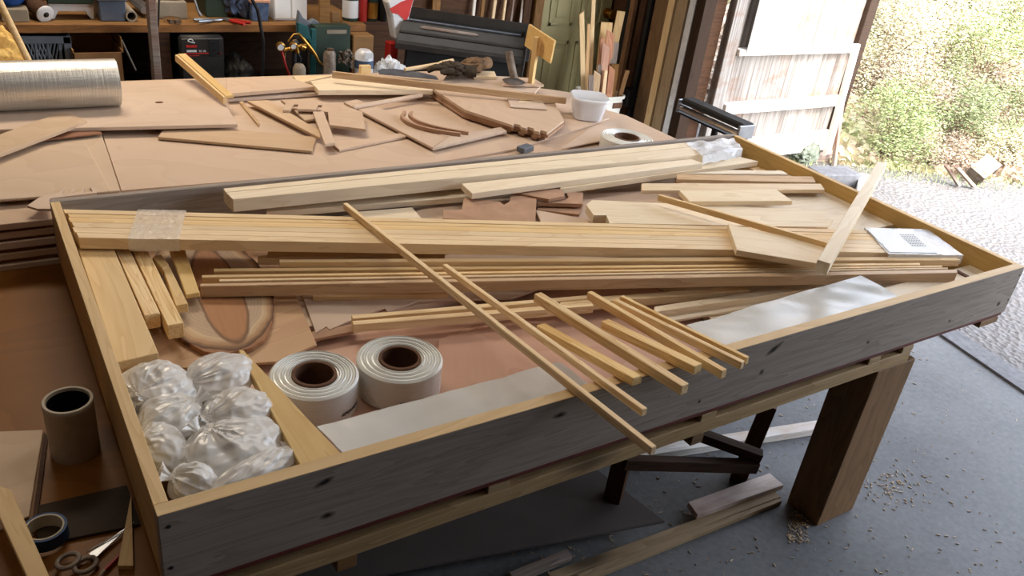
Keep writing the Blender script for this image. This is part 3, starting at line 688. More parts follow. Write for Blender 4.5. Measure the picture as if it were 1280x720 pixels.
# plastic bags
GBG = 'crumpled white plastic bags in the near left corner'
def bag(label, px, z, rad, rz=0., seed=0., knot=None, flat_=None):
    rad = (rad[0]*1.1, rad[1]*1.1, rad[2]*1.08); c = W(px, z); t = thing('plastic_bag', label, 'plastic bag', (c.x, c.y, z-rad[2]*.9), rz, GBG)
    bm = blob(bmesh.new(), (0, 0, rad[2]*.9), rad, .11, 1.5, 6, seed, .06)
    ka, ke = (knot[0], knot[1]) if knot else (seed, .4)
    kd = V((math.cos(ka), math.sin(ka), ke)).normalized(); fx, fy = frame_of(kd)
    for v in bm.verts:
        d = (v.co - V((0, 0, rad[2]*.9))).normalized(); t_ = d.dot(kd); e = d - kd*t_
        if e.length > 1e-4: e.normalize()
        q = V((e.dot(fx)*3.4+seed, e.dot(fy)*3.4, t_*.8)); pl_ = 1-2.2*abs(noise.noise(q))
        q2 = v.co*26 + V((seed, 0, 0)); q2.y *= .5
        v.co += d*(.0042*pl_*(.35+.65*max(0, t_)) + .0008*(1-2*abs(noise.noise(q2))))
        if v.co.z < 0: v.co.z *= .05
    bmesh.ops.recalc_face_normals(bm, faces=bm.faces); link('bag_body', bm, 'bag', t, None, True)
    if knot:
        (a, e, L) = knot; bm = bmesh.new(); base = V((rad[0]*math.cos(a)*.8, rad[1]*math.sin(a)*.8, rad[2]*(.9+.75*e))); d = V((math.cos(a), math.sin(a), e)).normalized(); fx, fy = frame_of(d); rings = []
        for i in range(9):
            u = i/8; r = (.016 if i == 0 else .007 + .013*u*u); rings.append([])
            for k in range(26):
                th = 2*PI*k/26; rr = r*(1+.22*math.sin(th*5+seed)*u+.2*math.sin(th*9)*u); p = base + d*(L*u) + (fx*math.cos(th)+fy*math.sin(th)*.55)*rr
                rings[-1].append(bm.verts.new(p))
        for r1, r2 in zip(rings, rings[1:]):
            for k in range(26): bm.faces.new((r1[k], r1[(k+1) % 26], r2[(k+1) % 26], r2[k]))
        link('bag_neck', bm, 'bag', t, None, True)
    return t
bag('rear left white plastic bag, bulging against the flat board end', (197, 486), .752, (.056, .070, .038), .3, 1.3, (3.6, .5, .03))
bag('rear right smooth plastic bag beside the top of the tapered board', (275, 472), .742, (.062, .055, .036), .5, 4.1, (3.0, .3, .03))
bag('small wrinkled plastic bag below the rear left one, by the left rim', (212, 524), .752, (.052, .058, .03), -.2, 7.7, (.4, .6, .03))
bag('plump plastic bag in the middle right against the tapered board', (296, 518), .745, (.062, .052, .038), .2, 11.2, (3.3, .4, .025))
bag('narrow twisted plastic bag along the left rim', (204, 562), .752, (.034, .06, .03), .1, 15.5)
bag('large tan-tinted plastic bag in front, gathered at its knotted middle', (290, 566), .742, (.085, .066, .042), .4, 19.9, (1.9, .9, .022))
bag('flat white plastic bag folded along the front rim', (318, 596), .748, (.086, .030, .028), .33, 25.4, (.35, .1, .02))
bag('small brownish plastic bag pressed in the near left corner of the tray', (243, 606), .746, (.034, .034, .032), .2, 31.1, (2.6, .6, .025))
liner('bag_carton', 'hidden low cardboard tray under the plastic bags', 'carton', .03, .19, .035, .44, .6525, .70, 'cardboard')

# loose sticks across the front rim
zr = .8012
def loose(label, a, b, w, h, mat, za, gap=.0008, ends=(0, 0)):
    # near end lies on the rim: its underside passes just over it
    zb = zr+gap+h
    for _ in range(60):
        P0, P1 = W(a, za), W(b, zb); low = min(P0.z+(P1.z-P0.z)*((yy-P0.y)/(P1.y-P0.y)) for yy in (-.008, .034)) - h
        if low > zr+.0006: break
        zb += .001
    return stick('pine_stick', label, 'stick', a, b, za, zb, w, h, mat, GS, ends=ends)
loose('longest loose pine stick, reaching from the bundle past the front rim', (431.5, 253.5), (818, 558.5), .0125, .018, 'pine_streak', .806)
loose('second longest loose pine stick, right of and parallel to the longest', (556, 330), (806.5, 511), .0125, .016, 'pine_streak', .775)
loose('short double-grained stick, third from the left, ending on the rim', (676, 405), (797, 471), .024, .018, 'pine_streak', .775)
loose('thick streaky stick, fourth from the left, overhanging the front rim', (672, 366), (857, 481), .021, .022, 'pine_streak', .80)
loose('short wide stick tucked between the thick streaky and the next sticks', (756, 400), (873, 456), .024, .02, 'pine_streak', .79)
loose('slim stick, second from the right of the loose sticks, square end over the rim', (737, 364), (906, 462.5), .015, .02, 'pine_streak', .80)
loose('front one of the rightmost pair of loose sticks', (768, 373.5), (929, 452), .013, .018, 'pine_streak', .80)
loose('rear one of the rightmost pair of loose sticks', (777, 369.5), (935, 446.5), .011, .018, 'pine_streak', .80)
# ================================================================ on the sheet stack
Z = Z2
GO = 'plywood offcuts scattered on the stack'
def off(label, pts, z, th, mat, name='plywood_offcut', **k): return poly(name, label, 'offcut', pts, Z+z, th, mat, GO, **k)
off('broad thin sheet covering most of the stack, its free edge curving to the tub', [(152, 238), (480, 211), (550, 202), (640, 187), (727, 160), (762, 147), (752, 122), (690, 112), (560, 98), (330, 98), (240, 104), (128, 167)], .0075, .007, 'ply_pink', name='plywood_sheet', bev=0)
off('lower of the two sheets with slanted right ends at the left of the stack', [(-90, 258), (150, 238), (127, 168), (-90, 186)], .0145, .006, 'ply_tan', name='plywood_sheet')
off('upper of the two sheets with slanted right ends at the left of the stack', [(-90, 256), (139, 239), (106, 177), (-90, 196)], .0215, .006, 'ply_tan', name='plywood_sheet')
KS = off('wide sheet under the foil roll, with a knot hole and dark front edge', [(-90, 164), (297, 155), (263, 99), (-90, 112)], .040, .012, 'ply_pink', name='plywood_sheet')
bm = lathe(bmesh.new(), [(0, 0), (.009, 0), (.009, .0006), (0, .0006)], 16); o = link('knot_hole', bm, 'edge_dark', None, Matrix.Translation(W((199, 128), Z+.0402))); o.matrix_basis = o.matrix_basis @ Matrix.Scale(1.5, 4, (1, 0, 0))
o.parent = KS; o.matrix_basis = KS.matrix_basis.inverted() @ o.matrix_basis
off('pale board lying at an angle in front of the foil roll at the far left', [(-40, 207), (109, 150.5), (78, 139.5), (-40, 182)], .048, .012, 'ply_tan')
off('narrow strip edge beneath the angled pale board at the far left', [(40, 176), (128, 166), (118, 160), (40, 169)], .028, .006, 'hardboard')
# comb-like board
off('thin board with a row of four sawn notches by the left tray corner', [(34, 257), (47, 261), (66, 261), (62, 248), (120, 241), (121, 236), (112, 233), (116, 239), (104, 241), (106, 234), (101, 239), (90, 242), (93, 235), (88, 240), (77, 242), (81, 234), (75, 240), (50, 246)], .028, .006, 'ply_pink', bev=0)
off('long flat quad board left of the T-shaped cutout, nearest the back rim', [(197, 171), (390, 188.5), (395.5, 171), (210, 154)], .020, .009, 'ply_tan')
off('long narrow plank slanting down right behind the quad board', [(309, 126), (400, 172), (401.5, 164.5), (336, 125)], .030, .010, 'ply_tan')
off('very thin strip left of the slanting narrow plank', [(299, 127), (323, 156), (325, 154), (303, 126)], .016, .007, 'cedar', bev=.0005)
off('pink T-shaped board with two sawn slots, its wide plate at the right', [(353.5, 137.5), (362, 137.6), (367, 130.5), (373, 130.5), (371, 136.2), (395, 136.9), (397.5, 131.3), (402.7, 131.4), (401, 138.6), (410, 140.2), (412, 156), (457, 161.5), (453, 140), (428, 131), (405, 127), (370, 124), (351, 124.7), (357, 129)], .040, .009, 'ply_pink', bev=0)
off('small triangular piece under the T-shaped pile', [(367, 137), (381, 150), (399, 148), (396, 138)], .022, .008, 'ply_tan')
off('short plank, the stem of the T-shaped pile, pointing to the tray', [(406, 180), (419, 178), (404.5, 139), (391, 139.5)], .041, .010, 'ply_pink')
off('flat strip with a slanted left end right of the short stem plank', [(424, 187), (508, 170), (500, 166), (416, 180)], .018, .009, 'ply_pink')
off('wide mitred board running down right to a corner', [(429.5, 127.5), (541, 184.5), (560, 172), (478, 136), (446, 124)], .0255, .009, 'ply_pink')
off('long tapering board from the mitred corner up to the toothed plates', [(541, 185), (634, 163.5), (626, 158.5), (560, 171.5)], .028, .010, 'ply_pink')
stick('wooden_dowel', 'round-ended wooden dowel lying behind the mitred board', 'dowel', (440, 132), (528, 116.5), Z+.04, Z+.04, .020, .017, 'ply_pink', bev=.006)
def arc(label, c0, pts, z, w):
    A = [W(p, Z+z) for p in pts]; n = len(A); bm = bmesh.new(); L = []; Rr = []
    for i in range(n):
        d = (A[min(i+1, n-1)]-A[max(i-1, 0)]).normalized(); h = V((-d.y, d.x, 0)); L.append(A[i]+h*w/2); Rr.append(A[i]-h*w/2)
    c = sum(A, V())/n; P2 = [p-c for p in L+Rr[::-1]]
    lo = [(p.x, p.y) for p in P2]; ar = sum(lo[i-1][0]*lo[i][1]-lo[i][0]*lo[i-1][1] for i in range(len(lo)))
    prism(bm, lo if ar > 0 else lo[::-1], -.014, 0); finish(bm, .0008)
    tag(link('curved_strip', bm, 'mdf', None, Matrix.Translation(c)), label, 'curved strip', 'curved strips on the stack')
def qb(p0, p1, p2, n=14): return [((1-t)**2*p0[0]+2*t*(1-t)*p1[0]+t*t*p2[0], (1-t)**2*p0[1]+2*t*(1-t)*p1[1]+t*t*p2[1]) for t in [i/n for i in range(n+1)]]
arc('outer curved wooden strip nearer the tray', None, [(506, 138)]+qb((502.5, 144), (509, 158), (576, 166)), .041, .012)
arc('inner curved wooden strip nested behind the outer one', None, [(515, 139)]+qb((512, 142), (519, 155), (586, 164.5)), .041, .010)
# toothed plates in a pile
GT2 = 'pile of toothed plywood plates'
for k, (dz, dx, dy, mat) in enumerate(((.050, 0, 0, 'ply_pink'), (.0375, 1, 4, 'mdf'), (.025, -3, 6, 'mdf'))):  # lower two plates coloured browner to stand in for their shaded fronts
    base = [(540.5, 110.5), (582, 137.5), (641, 156.5), (643, 154.5), (650, 156), (652, 159), (658, 160.5), (660, 158.5), (667, 160.5), (668, 163.5), (674, 165), (676, 162.5), (683, 164.5), (684, 166), (705, 150), (690, 122), (640, 113), (580, 111.5)]
    poly('toothed_plate', ['uppermost broad toothed plate of the pile, pinkish', 'middle toothed plate of the pile, browner for its shaded edge', 'lowest toothed plate of the pile, browner for its shaded edge'][k], 'plate', [(x+dx, y+dy) for x, y in base], Z+dz, .0105, mat, GT2, bev=0)
off('small bent offcut pair beside the container on the toothed plate', [(638, 133), (684, 136.5), (680, 129), (634, 122)], .057, .005, 'ply_pink')
off('thin white strip behind the small offcut, pointing to the container', [(648, 127.5), (708, 127), (706, 124), (652, 121.5)], .058, .006, 'pine_pale')
off('light triangular offcut on the far right corner of the stack', [(702, 185), (776, 171), (768, 152), (740, 158)], .0145, .006, 'ply_pink')
# pine boards at the back
off('rear pale pine board with a clear gap beside it', [(374, 104), (388, 100.5), (416, 94), (366, 95)], .045, .018, 'pine')
off('wide pale pine board in front of the long upright batten', [(398, 112.5), (541, 112.5), (540, 101), (470, 95), (420, 96), (388, 101.5)], .052, .020, 'pine_pale')
off('long plywood strip behind the narrow plank, at the back of the stack', [(283, 117), (395, 108), (364, 97), (283, 98)], .046, .014, 'ply_pink')
off('thin underlying strip in front of the back plywood strip', [(285, 124), (400, 116), (395, 110), (286, 116)], .024, .012, 'ply_pink')
stick('long_batten', 'long straight batten on edge running across the back of the stack', 'batten', (415.5, 89), (708, 122), Z+.098, Z+.087, .012, .026, 'cedar')
for p in ((451, 97), (662, 125)): 
    q = W(p, Z+.055); bm = B(-.018, .018, -.015, .015, 0, .0165); finish(bm, .001)
    tag(link('pine_block', bm, 'cedar', None, Matrix.Translation(q)), 'small block propping up the %s of the long batten' % ('left end' if p[0] < 500 else 'right end'), 'block')
off('shaggy offcut beside the grey clamp foot at the back right', [(628, 105), (680, 106), (668, 98), (640, 96)], .060, .010, 'ply_pink', bev=0)
off('pale offcut behind the leather gloves', [(592, 95), (621, 96), (618, 89), (592, 88)], .060, .014, 'pine_pale')
off('broad pale panel under the gloves at the back right of the stack', [(548, 108), (668, 116), (676, 106), (640, 96), (560, 92)], .046, .012, 'ply_pink', bev=0)
off('narrow pink offcut at the back right corner of the stack', [(652, 105), (672, 107.5), (668, 102), (650, 99)], .056, .008, 'ply_pink')
# foil roll
Rf = .0765; ax1 = V((.300, 2.0, Z+.041+Rf))
t = thing('foil_roll', 'big shiny silver foil roll lying at the far left of the stack', 'foil roll', (ax1.x, ax1.y, Z+.041))
m = Matrix.Translation(ax1) @ Matrix.Rotation(-PI/2, 4, 'Y')
bm = bmesh.new(); rings = []
for i in range(50):
    x = 1.5*i/49; 
    rings.append([bm.verts.new(m @ V((Rf*(1+.006*noise.noise(V((x*9, math.cos(a)*2, math.sin(a)*2))))*math.cos(a), Rf*(1+.006*noise.noise(V((x*9, math.cos(a)*2, math.sin(a)*2))))*math.sin(a), x))) for a in [2*PI*k/64 for k in range(64)]])
for a, b in zip(rings, rings[1:]):
    for k in range(64): bm.faces.new((a[k], a[(k+1) % 64], b[(k+1) % 64], b[k]))
for v in bm.verts: v.co -= t.location
bmesh.ops.recalc_face_normals(bm, faces=bm.faces); fo = link('foil_winding', bm, 'foil', t, None, True)
prof = []
for k in range(12): r = Rf - (Rf-.03)*k/11; prof += [(r, .002 if k % 2 else .0), (r-.002, .0)]
bm = lathe(bmesh.new(), [(Rf, .004)]+prof+[(.03, 0), (.03, .06), (0, .06)], 48, m)
for v in bm.verts: v.co -= t.location
finish(bm); link('foil_end', bm, 'foil', t)
# leaning L-shaped moulding
t = thing('angle_moulding', 'golden L-shaped wooden moulding tilted over the edge of the knotted sheet', 'moulding', W((284, 130), Z+.041))
a0, a1 = W((281, 131.5), Z+.043), W((221, 78), Y=2.34)
for nm, mt, o2, ww, hh in (('wide_side', 'pine_gold', V((.022, .012, .0)), .030, .010), ('narrow_side', 'pine', V((0, 0, 0)), .010, .026)):
    s = stick(nm, None, None, a0+o2+V((0, 0, .030)), a1+o2+V((0, 0, .030)), 0, 0, ww, hh, mt); s.parent = t; s.matrix_basis = t.matrix_basis.inverted() @ s.matrix_basis
# yellow insulation and broom handle at the far left
t = thing('insulation_bundle', 'fluffy yellow insulation bundle behind the foil roll', 'insulation', (W((0, 62), Y=2.36).x, 2.36, Z+.0)); bm = blob(bmesh.new(), (-.06, -.0, .10), (.13, .07, .135), .2, 3, 5, 3., flat_z=.05)
for v in bm.verts: v.co += v.co.normalized()*.008*noise.noise(v.co*60)
link('fibre_mass', bm, 'insul', t, None, True)
a, b = W((37, 79), Y=2.20), W((-14, -25), Y=2.25)
tag(link('broom_handle', tube(bmesh.new(), [a+(a-b)*.22, b], .011, 12), 'pine', None, None, True), 'round wooden broom handle leaning past the insulation at the far left', 'handle')
# plastic container
c = W((733, 147), Z+.0082); t = thing('plastic_container', 'clear plastic food container with lid at the right end of the stack', 'container', c, math.radians(-28))
def rrect(bm, prof, n=4., asp=1., seg=48):
    rings = []
    for r, z in prof:
        ring = []
        for k in range(seg):
            a = 2*PI*k/seg; ca, sa = math.cos(a), math.sin(a); q = (abs(ca)**n+abs(sa)**n)**(-1/n); ring.append(bm.verts.new((r*q*ca*asp, r*q*sa, z)))
        rings.append(ring)
    for a, b in zip(rings, rings[1:]):
        for k in range(seg): bm.faces.new((a[k], a[(k+1) % seg], b[(k+1) % seg], b[k]))
    return bm, rings
bm, rg = rrect(bmesh.new(), [(.052, .0), (.058, .003), (.068, .05), (.071, .088), (.0705, .088), (.066, .05), (.056, .005), (.05, .004)]); bm.faces.new(rg[0][::-1]); bm.faces.new(rg[-1]); finish(bm); link('tub', bm, 'tub', t, None, True)
bm, rg = rrect(bmesh.new(), [(.072, .078), (.078, .080), (.079, .089), (.074, .094), (.066, .091)]); bm.faces.new(rg[-1]); finish(bm)
link('lid', bm, 'tub', t, None, True)
# mallet-like jig: a plate on an upright stick
t = thing('marking_jig', 'upright wooden stick carrying a tilted square plate, at the back right', 'jig', W((662, 117), Z+.012)); b0 = t.location.copy(); tp = W((671, 36), X=b0.x+.03)
s = stick('upright_stick', None, None, b0, V((b0.x, b0.y, tp.z+.0)), 0, 0, .024, .020, 'pine_gold') if False else upright('upright_stick', None, None, (b0.x+.0, b0.y, W((669, 45), X=b0.x).z), b0, .026, .02, 'pine_gold', face=.5)
s.parent = t; s.matrix_basis = t.matrix_basis.inverted() @ s.matrix_basis
q = [W(p, X=b0.x+.024) for p in ((660.7, 30), (692.8, 51), (687, 79.5), (655, 57))]; bm = bmesh.new()
f = [bm.verts.new(p-b0) for p in q]; g = [bm.verts.new(p-b0+V((.012, .002, 0))) for p in q]
bm.faces.new(f); bm.faces.new(g[::-1])
for i in range(4): bm.faces.new((f[i], g[i], g[(i+1) % 4], f[(i+1) % 4]))
finish(bm, .0015); link('plate', bm, 'pine_gold', t)
# saw, stick handle, gloves
poly('trowel_blade', 'grey steel saw blade lying flat behind the long batten', 'blade', [(474, 92), (548, 99), (545, 95), (524, 90), (494, 86), (478, 86), (472, 88)], Z+.075, .003, 'blue_steel', bev=0)
tag(link('tool_handle', tube(bmesh.new(), [W((506, 87), Z+.083), W((548, 81), Z+.092), W((553, 79.5), Z+.096), W((566, 76), Z+.10)], [.008, .011, .013, .010], 12), 'pine', None, None, True), 'turned wooden tool handle lying between the saw blade and the gloves', 'handle')
for k, (px, lab, mt, rz) in enumerate((((566, 94), 'dark leather work glove lying curled on the stack', 'leather', -.5), ((592, 89), 'worn tan leather work glove behind the dark one', 'leather_tan', .3))):
    c = W(px, Z+.062); t = thing('work_glove', lab, 'glove', c, rz, 'leather work gloves')
    bm = blob(bmesh.new(), (0, 0, .028), (.062, .045, .030), .25, 3, 4, 5.+k*3, .2)
    for j in range(4):
        y = -.033+.022*j; tube(bm, [(-.03, y*.7, .03), (-.075, y, .034-.004*j), (-.098, y*1.1, .022), (-.108, y*1.1, .012)], [.012, .0125, .011, .007], 10)
    tube(bm, [(.0, -.035, .03), (-.03, -.058, .03), (-.055, -.062, .022)], [.012, .012, .008], 10)
    tube(bm, [(.045, 0, .028), (.07, .003, .026), (.098, .006, .026)], [.022, .025, .027], 16)
    bmesh.ops.recalc_face_normals(bm, faces=bm.faces); link('glove_body', bm, mt, t, None, True)
# grey clamp and small block
c = W((642, 103), Z+.06); t = thing('clamp_foot', 'grey metal clamp screw with a round foot below the black ribbed machine', 'clamp', c)
link('foot_pad', lathe(bmesh.new(), [(0, 0), (.045, 0), (.05, .006), (.03, .014), (.014, .02), (0, .02)], 24), 'steel', t, None, True)
link('screw', tube(bmesh.new(), [(0, 0, .018), (-.012, .015, .07), (-.024, .03, .125)], .017, 12), 'rust', t, None, True)
c = W((656, 189), Z+.0002+.007); bm = B(-.030, .030, -.018, .018, 0, .020); finish(bm, .002)
tag(link('sanding_block', bm, 'grey_plastic', None, Matrix.Translation(c) @ Matrix.Rotation(.35, 4, 'Z')), 'small dark grey sanding block by the back rim of the tray', 'block')
# third plastic roll, beyond the back rim
roll('plastic_film_roll', 'white plastic film roll with brown core, half hidden beyond the back rim at the right', W((784, 171), Z+.052), .10, .045, Z+.001, Z+.052)
# roller stand behind the tray
X0 = 2.72; t = thing('roller_stand', 'roller stand with chrome roller and black top bar, behind the tray', 'roller stand', (X0, 1.56, 0))
ya, yb = W((858, 135), X=X0).y, W((936, 165), X=X0).y; zr_ = W((900, 150), X=X0).z
link('roller', tube(bmesh.new(), [(-.046, yb-1.56+.01, zr_-.010), (-.046, ya-1.56-.01, zr_-.010)], .018, 20), 'chrome', t, None, True)
bm = bmesh.new(); bx(bm, -.045, .030, yb-1.56, ya-1.56, zr_+.010, zr_+.040); finish(bm, .008); link('top_bar', bm, 'rubber', t)
for y in (yb-1.56, ya-1.56-.006): bm = B(-.066, .032, y-.003, y+.009, zr_-.028, zr_+.034); finish(bm, .003); link('end_bracket', bm, 'steel', t)
bm = B(-.03, .012, yb-1.56, ya-1.56, zr_-.044, zr_-.032); finish(bm, .002); link('cradle', bm, 'black', t)
link('post', tube(bmesh.new(), [(0, 0, .02), (0, 0, zr_-.04)], .016, 12), 'black', t, None, True)
for dx, dy in ((.22, .2), (-.22, .2), (.22, -.2), (-.22, -.2)): link('leg', tube(bmesh.new(), [(0, 0, .12), (dx, dy, .012)], .012, 8), 'black', t)
# ================================================================ left bench end: tube, tape, scissors
def onb(p, z=0.): return W(p, ZB+z)
poly('plywood_offcut', 'light plywood piece with a dark edge beside the cardboard tube', 'offcut', [(-60, 690), (36, 645), (54, 537), (-60, 541)], ZB+.006, .0055, 'ply_tan')
poly('dark_strip', 'thin dark wooden strip beside the light plywood piece, left of the tube', 'strip', [(39, 660), (45, 659), (60, 545), (55, 540)], ZB+.007, .006, 'brown_dark', bev=0)
poly('rubber_mat', 'dark flat mat under the blue tape roll', 'mat', [(45, 682), (176, 655), (158, 606), (48, 631)], ZB+.006, .0055, 'dark_mat')
c = W((88, 585), ZB); cx = W((86, 566), ZB); t = thing('cardboard_tube', 'pale cardboard tube standing at the near left of the tray', 'tube', (-.0685, .436, ZB))
hT = .121
bm = lathe(bmesh.new(), [(.036, 0), (.0415, 0), (.0425, .004), (.0425, hT-.012), (.0435, hT-.010), (.0435, hT-.002), (.042, hT), (.0375, hT), (.036, hT-.004), (.036, 0)], 48); finish(bm); link('tube_wall', bm, 'cream_card', t, None, True)
bm = lathe(bmesh.new(), [(0, .002), (.0362, .002), (.0362, hT-.006), (.0356, hT-.006), (.0356, .004), (0, .004)], 40); finish(bm); link('tube_lining', bm, 'black', t, None, True)
c = onb((58, 672), .0065); t = thing('tape_roll', 'roll of blue masking tape lying on the dark mat', 'tape roll', c)
rt = .034
bm = lathe(bmesh.new(), [(rt-.004, 0), (rt, 0), (rt, .024), (rt-.004, .024), (rt-.004, 0)], 40); finish(bm); link('tape', bm, 'tape_blue', t, None, True)
bm = lathe(bmesh.new(), [(rt-.007, 0), (rt-.0042, 0), (rt-.0042, .0246), (rt-.007, .0246), (rt-.007, 0)], 40); finish(bm); link('tape_core', bm, 'cream_card', t, None, True)
poly('pine_board', 'yellow board end lying over the blue tape at the bottom left corner', 'board', [(40, 735), (-22, 600), (14, 612), (66, 730)], ZB+.045, .014, 'pine_gold', zb=ZB+.045)
poly('wood_wedge', 'slim triangular yellow wedge lying beside the tray corner', 'wedge', [(147, 707), (164, 618), (166.5, 707)], ZB+.010, .009, 'pine_gold', bev=0)
t = thing('scissors', 'grey scissors with round handle loops at the bottom left', 'scissors', onb((105, 702), .002), .5)
for s_ in (-1, 1):
    pts = [(.017*math.cos(a)-.006, s_*.017+.014*math.sin(a)-.004*s_, .006) for a in [2*PI*k/20 for k in range(21)]]
    if s_ == 1: pts = [V(p)+V((-.012, 0, .003)) for p in pts]
    link('handle_loop', tube(bmesh.new(), pts, .0042, 8), 'rust', t, None, True)
    bm = bmesh.new(); prism(bm, [(.01, s_*.010-.003), (.10, s_*-.004), (.012, s_*.002+.005)], .004 if s_ < 0 else .0065, .006 if s_ < 0 else .0085); finish(bm); link('blade', bm, 'steel', t)
t = thing('pencil', 'thin orange pencil lying between scissors and wedge', 'pencil', onb((140, 706), .004))
a, b = onb((131, 713), .0045)-t.location, onb((150, 694), .0045)-t.location
link('pencil_body', tube(bmesh.new(), [a, b], .0035, 6), 'red', t); link('pencil_tip', tube(bmesh.new(), [a, a-(b-a).normalized()*.012], [.0035, .0008], 6), 'cream_card', t)
# ================================================================ under the bench and on the shop floor
poly('plywood_sheet', 'dark grey plywood sheet lying low beneath the bench', 'sheet', [(380, 735), (831, 651), (748, 588), (330, 640)], .055, .010, 'sheet_grey')
GF = 'long strips on the shop floor'
stick('floor_strip', 'rear one of the two long strips on the floor under the bench', 'strip', (688, 721), (972, 617), .020, .020, .030, .019, 'beam', GF)
stick('floor_strip', 'front one of the two long strips on the floor under the bench', 'strip', (724, 722), (974, 622.5), .017, .017, .026, .016, 'beam', GF)
poly('stained_plank', 'short whitish plank with brown stains lying on the floor', 'plank', [(872, 643.5), (980, 606), (962, 591), (860, 627.5)], .038, .020, 'plank_white', zb=.034)
stick('white_batten', 'long pale batten on the floor behind the sawhorse leg', 'batten', (790, 566), (1026, 530), .03, .03, .045, .028, 'white_wood')
stick('floor_offcut', 'curved light offcut lying beneath the grey sheet at the bottom', 'offcut', (640, 720), (712, 690), .03, .03, .03, .02, 'grey_wood')
t = thing('sawhorse', 'dark brown sawhorse standing under the bench, with a slanted brace', 'sawhorse', (1.5, .2, 0))
def sp(nm, a, b, w, h, mat):
    s = stick(nm, None, None, V(a), V(b), 0, 0, w, h, mat); s.parent = t; s.matrix_basis = t.matrix_basis.inverted() @ s.matrix_basis
r1, r2 = W((782, 572), .225), W((948, 577), .185)
sp('rail', r1, r2, .03, .036, 'brown_dark'); sp('brace', W((872, 537), Y=.31), r2+V((.01, 0, .03)), .035, .03, 'brown_dark')
def lg(a, b, w, d):
    s = upright('leg', None, None, b, a, w, d, 'brown_dark', face=.6); s.parent = t; s.matrix_basis = t.matrix_basis.inverted() @ s.matrix_basis
lg(W((922, 600), 0), W((962, 505), Y=.30), .085, .05); lg((r1.x+.01, r1.y+.02, 0), (r1.x+.01, r1.y+.02, r1.z-.03), .05, .05)
# sawdust and splinters: nobody could count them
bm = bmesh.new(); rnd = random.Random(3)
for k in range(700):
    p = W((rnd.uniform(640, 1290), rnd.uniform(440, 720)), 0)
    if p.x > 3.3 or p.y > 1.2: continue
    if k % 3 == 0: p = W((1115+rnd.gauss(0, 22), 605+rnd.gauss(0, 14)), 0) if k % 2 else W((rnd.uniform(985, 1010), rnd.uniform(640, 680)), 0)
    L, w, a = rnd.uniform(.002, .013), rnd.uniform(.0008, .003), rnd.uniform(0, PI); u = V((math.cos(a), math.sin(a), 0)); v = V((-u.y, u.x, 0))
    bx(bm, -L/2, L/2, -w/2, w/2, .0005, .003, Matrix.Translation(p) @ Matrix.Rotation(a, 4, 'Z'))
o = tag(link('wood_shavings', bm, 'chips'), 'wood shavings and splinters strewn over the concrete floor', 'shavings'); o['kind'] = 'stuff'
# ================================================================ the wall bench along the back and what stands on it
YF, ZS = 3.0, .823
def fp(x0, x1, y0, y1, Y):
    xm, ym = (x0+x1)/2, (y0+y1)/2
    return W((x0, ym), Y=Y).x, W((x1, ym), Y=Y).x, W((xm, y1), Y=Y).z, W((xm, y0), Y=Y).z
t = thing('storage_counter', 'dark wooden wall bench with a lower shelf along the back wall', 'wall bench', (.8, 3.2, 0))
P(t, 'bench_top', B(-1.2, 1.62, YF, YB-.005, ZS-.03, ZS), 'brown_old', .002)
P(t, 'lower_shelf', B(-1.2, 1.62, YF-.06, YB-.005, .455, .48), 'brown_dark', .002)
P(t, 'front_edge', B(-1.2, 1.62, YF-.012, YF-.0005, ZS-.036, ZS-.002), 'stud', .001)
for x in (-1.15, .615, 1.545): P(t, 'leg', B(x, x+.07, YF+.01, YF+.08, 0, ZS-.031), 'brown_dark', .002)
x0, x1, z0, z1 = fp(185, 195, 0, 90, YF-.09)
bm = B(x0, x1, YF-.15, YF-.09, 0, ZC-.003); finish(bm, .003); tag(link('timber_post', bm, 'grey_wood'), 'grey upright timber post in front of the wall bench, left of the black welder', 'post')
x0, x1, z0, z1 = fp(401, 414, 0, 30, YF-.05)
bm = B(x0, x1, YF-.034, YF-.014, ZS-.05, 2.0); finish(bm, .003); tag(link('timber_post', bm, 'brown_old'), 'brown upright post fixed to the front edge of the wall bench', 'post')
def crate_box(name, label, cat, px, Y, d, mat, rise=0., group=None, bev=.004, base=ZS, grow=0.):
    x0, x1, z0, z1 = fp(*px, Y); x0, x1 = x0, x1; c = ((x0+x1)/2, Y+d/2, base); bm = bmesh.new()
    w = (x1-x0)/2; h = z1-base+rise; g = 1-grow
    vs = [bm.verts.new((sx*w*(g if z == 0 else 1), sy*d/2*(g if z == 0 else 1), z)) for z in (0, h) for sx, sy in ((-1, -1), (1, -1), (1, 1), (-1, 1))]
    for f in ((3, 2, 1, 0), (4, 5, 6, 7), (0, 1, 5, 4), (1, 2, 6, 5), (2, 3, 7, 6), (3, 0, 4, 7)): bm.faces.new([vs[i] for i in f])
    finish(bm, bev); return c, w, h, bm
def simple(name, label, cat, px, Y, d, mat, **k):
    c, w, h, bm = crate_box(name, label, cat, px, Y, d, mat, **k)
    return tag(link(name, bm, mat, None, Matrix.Translation(V(c))), label, cat), c, w, h
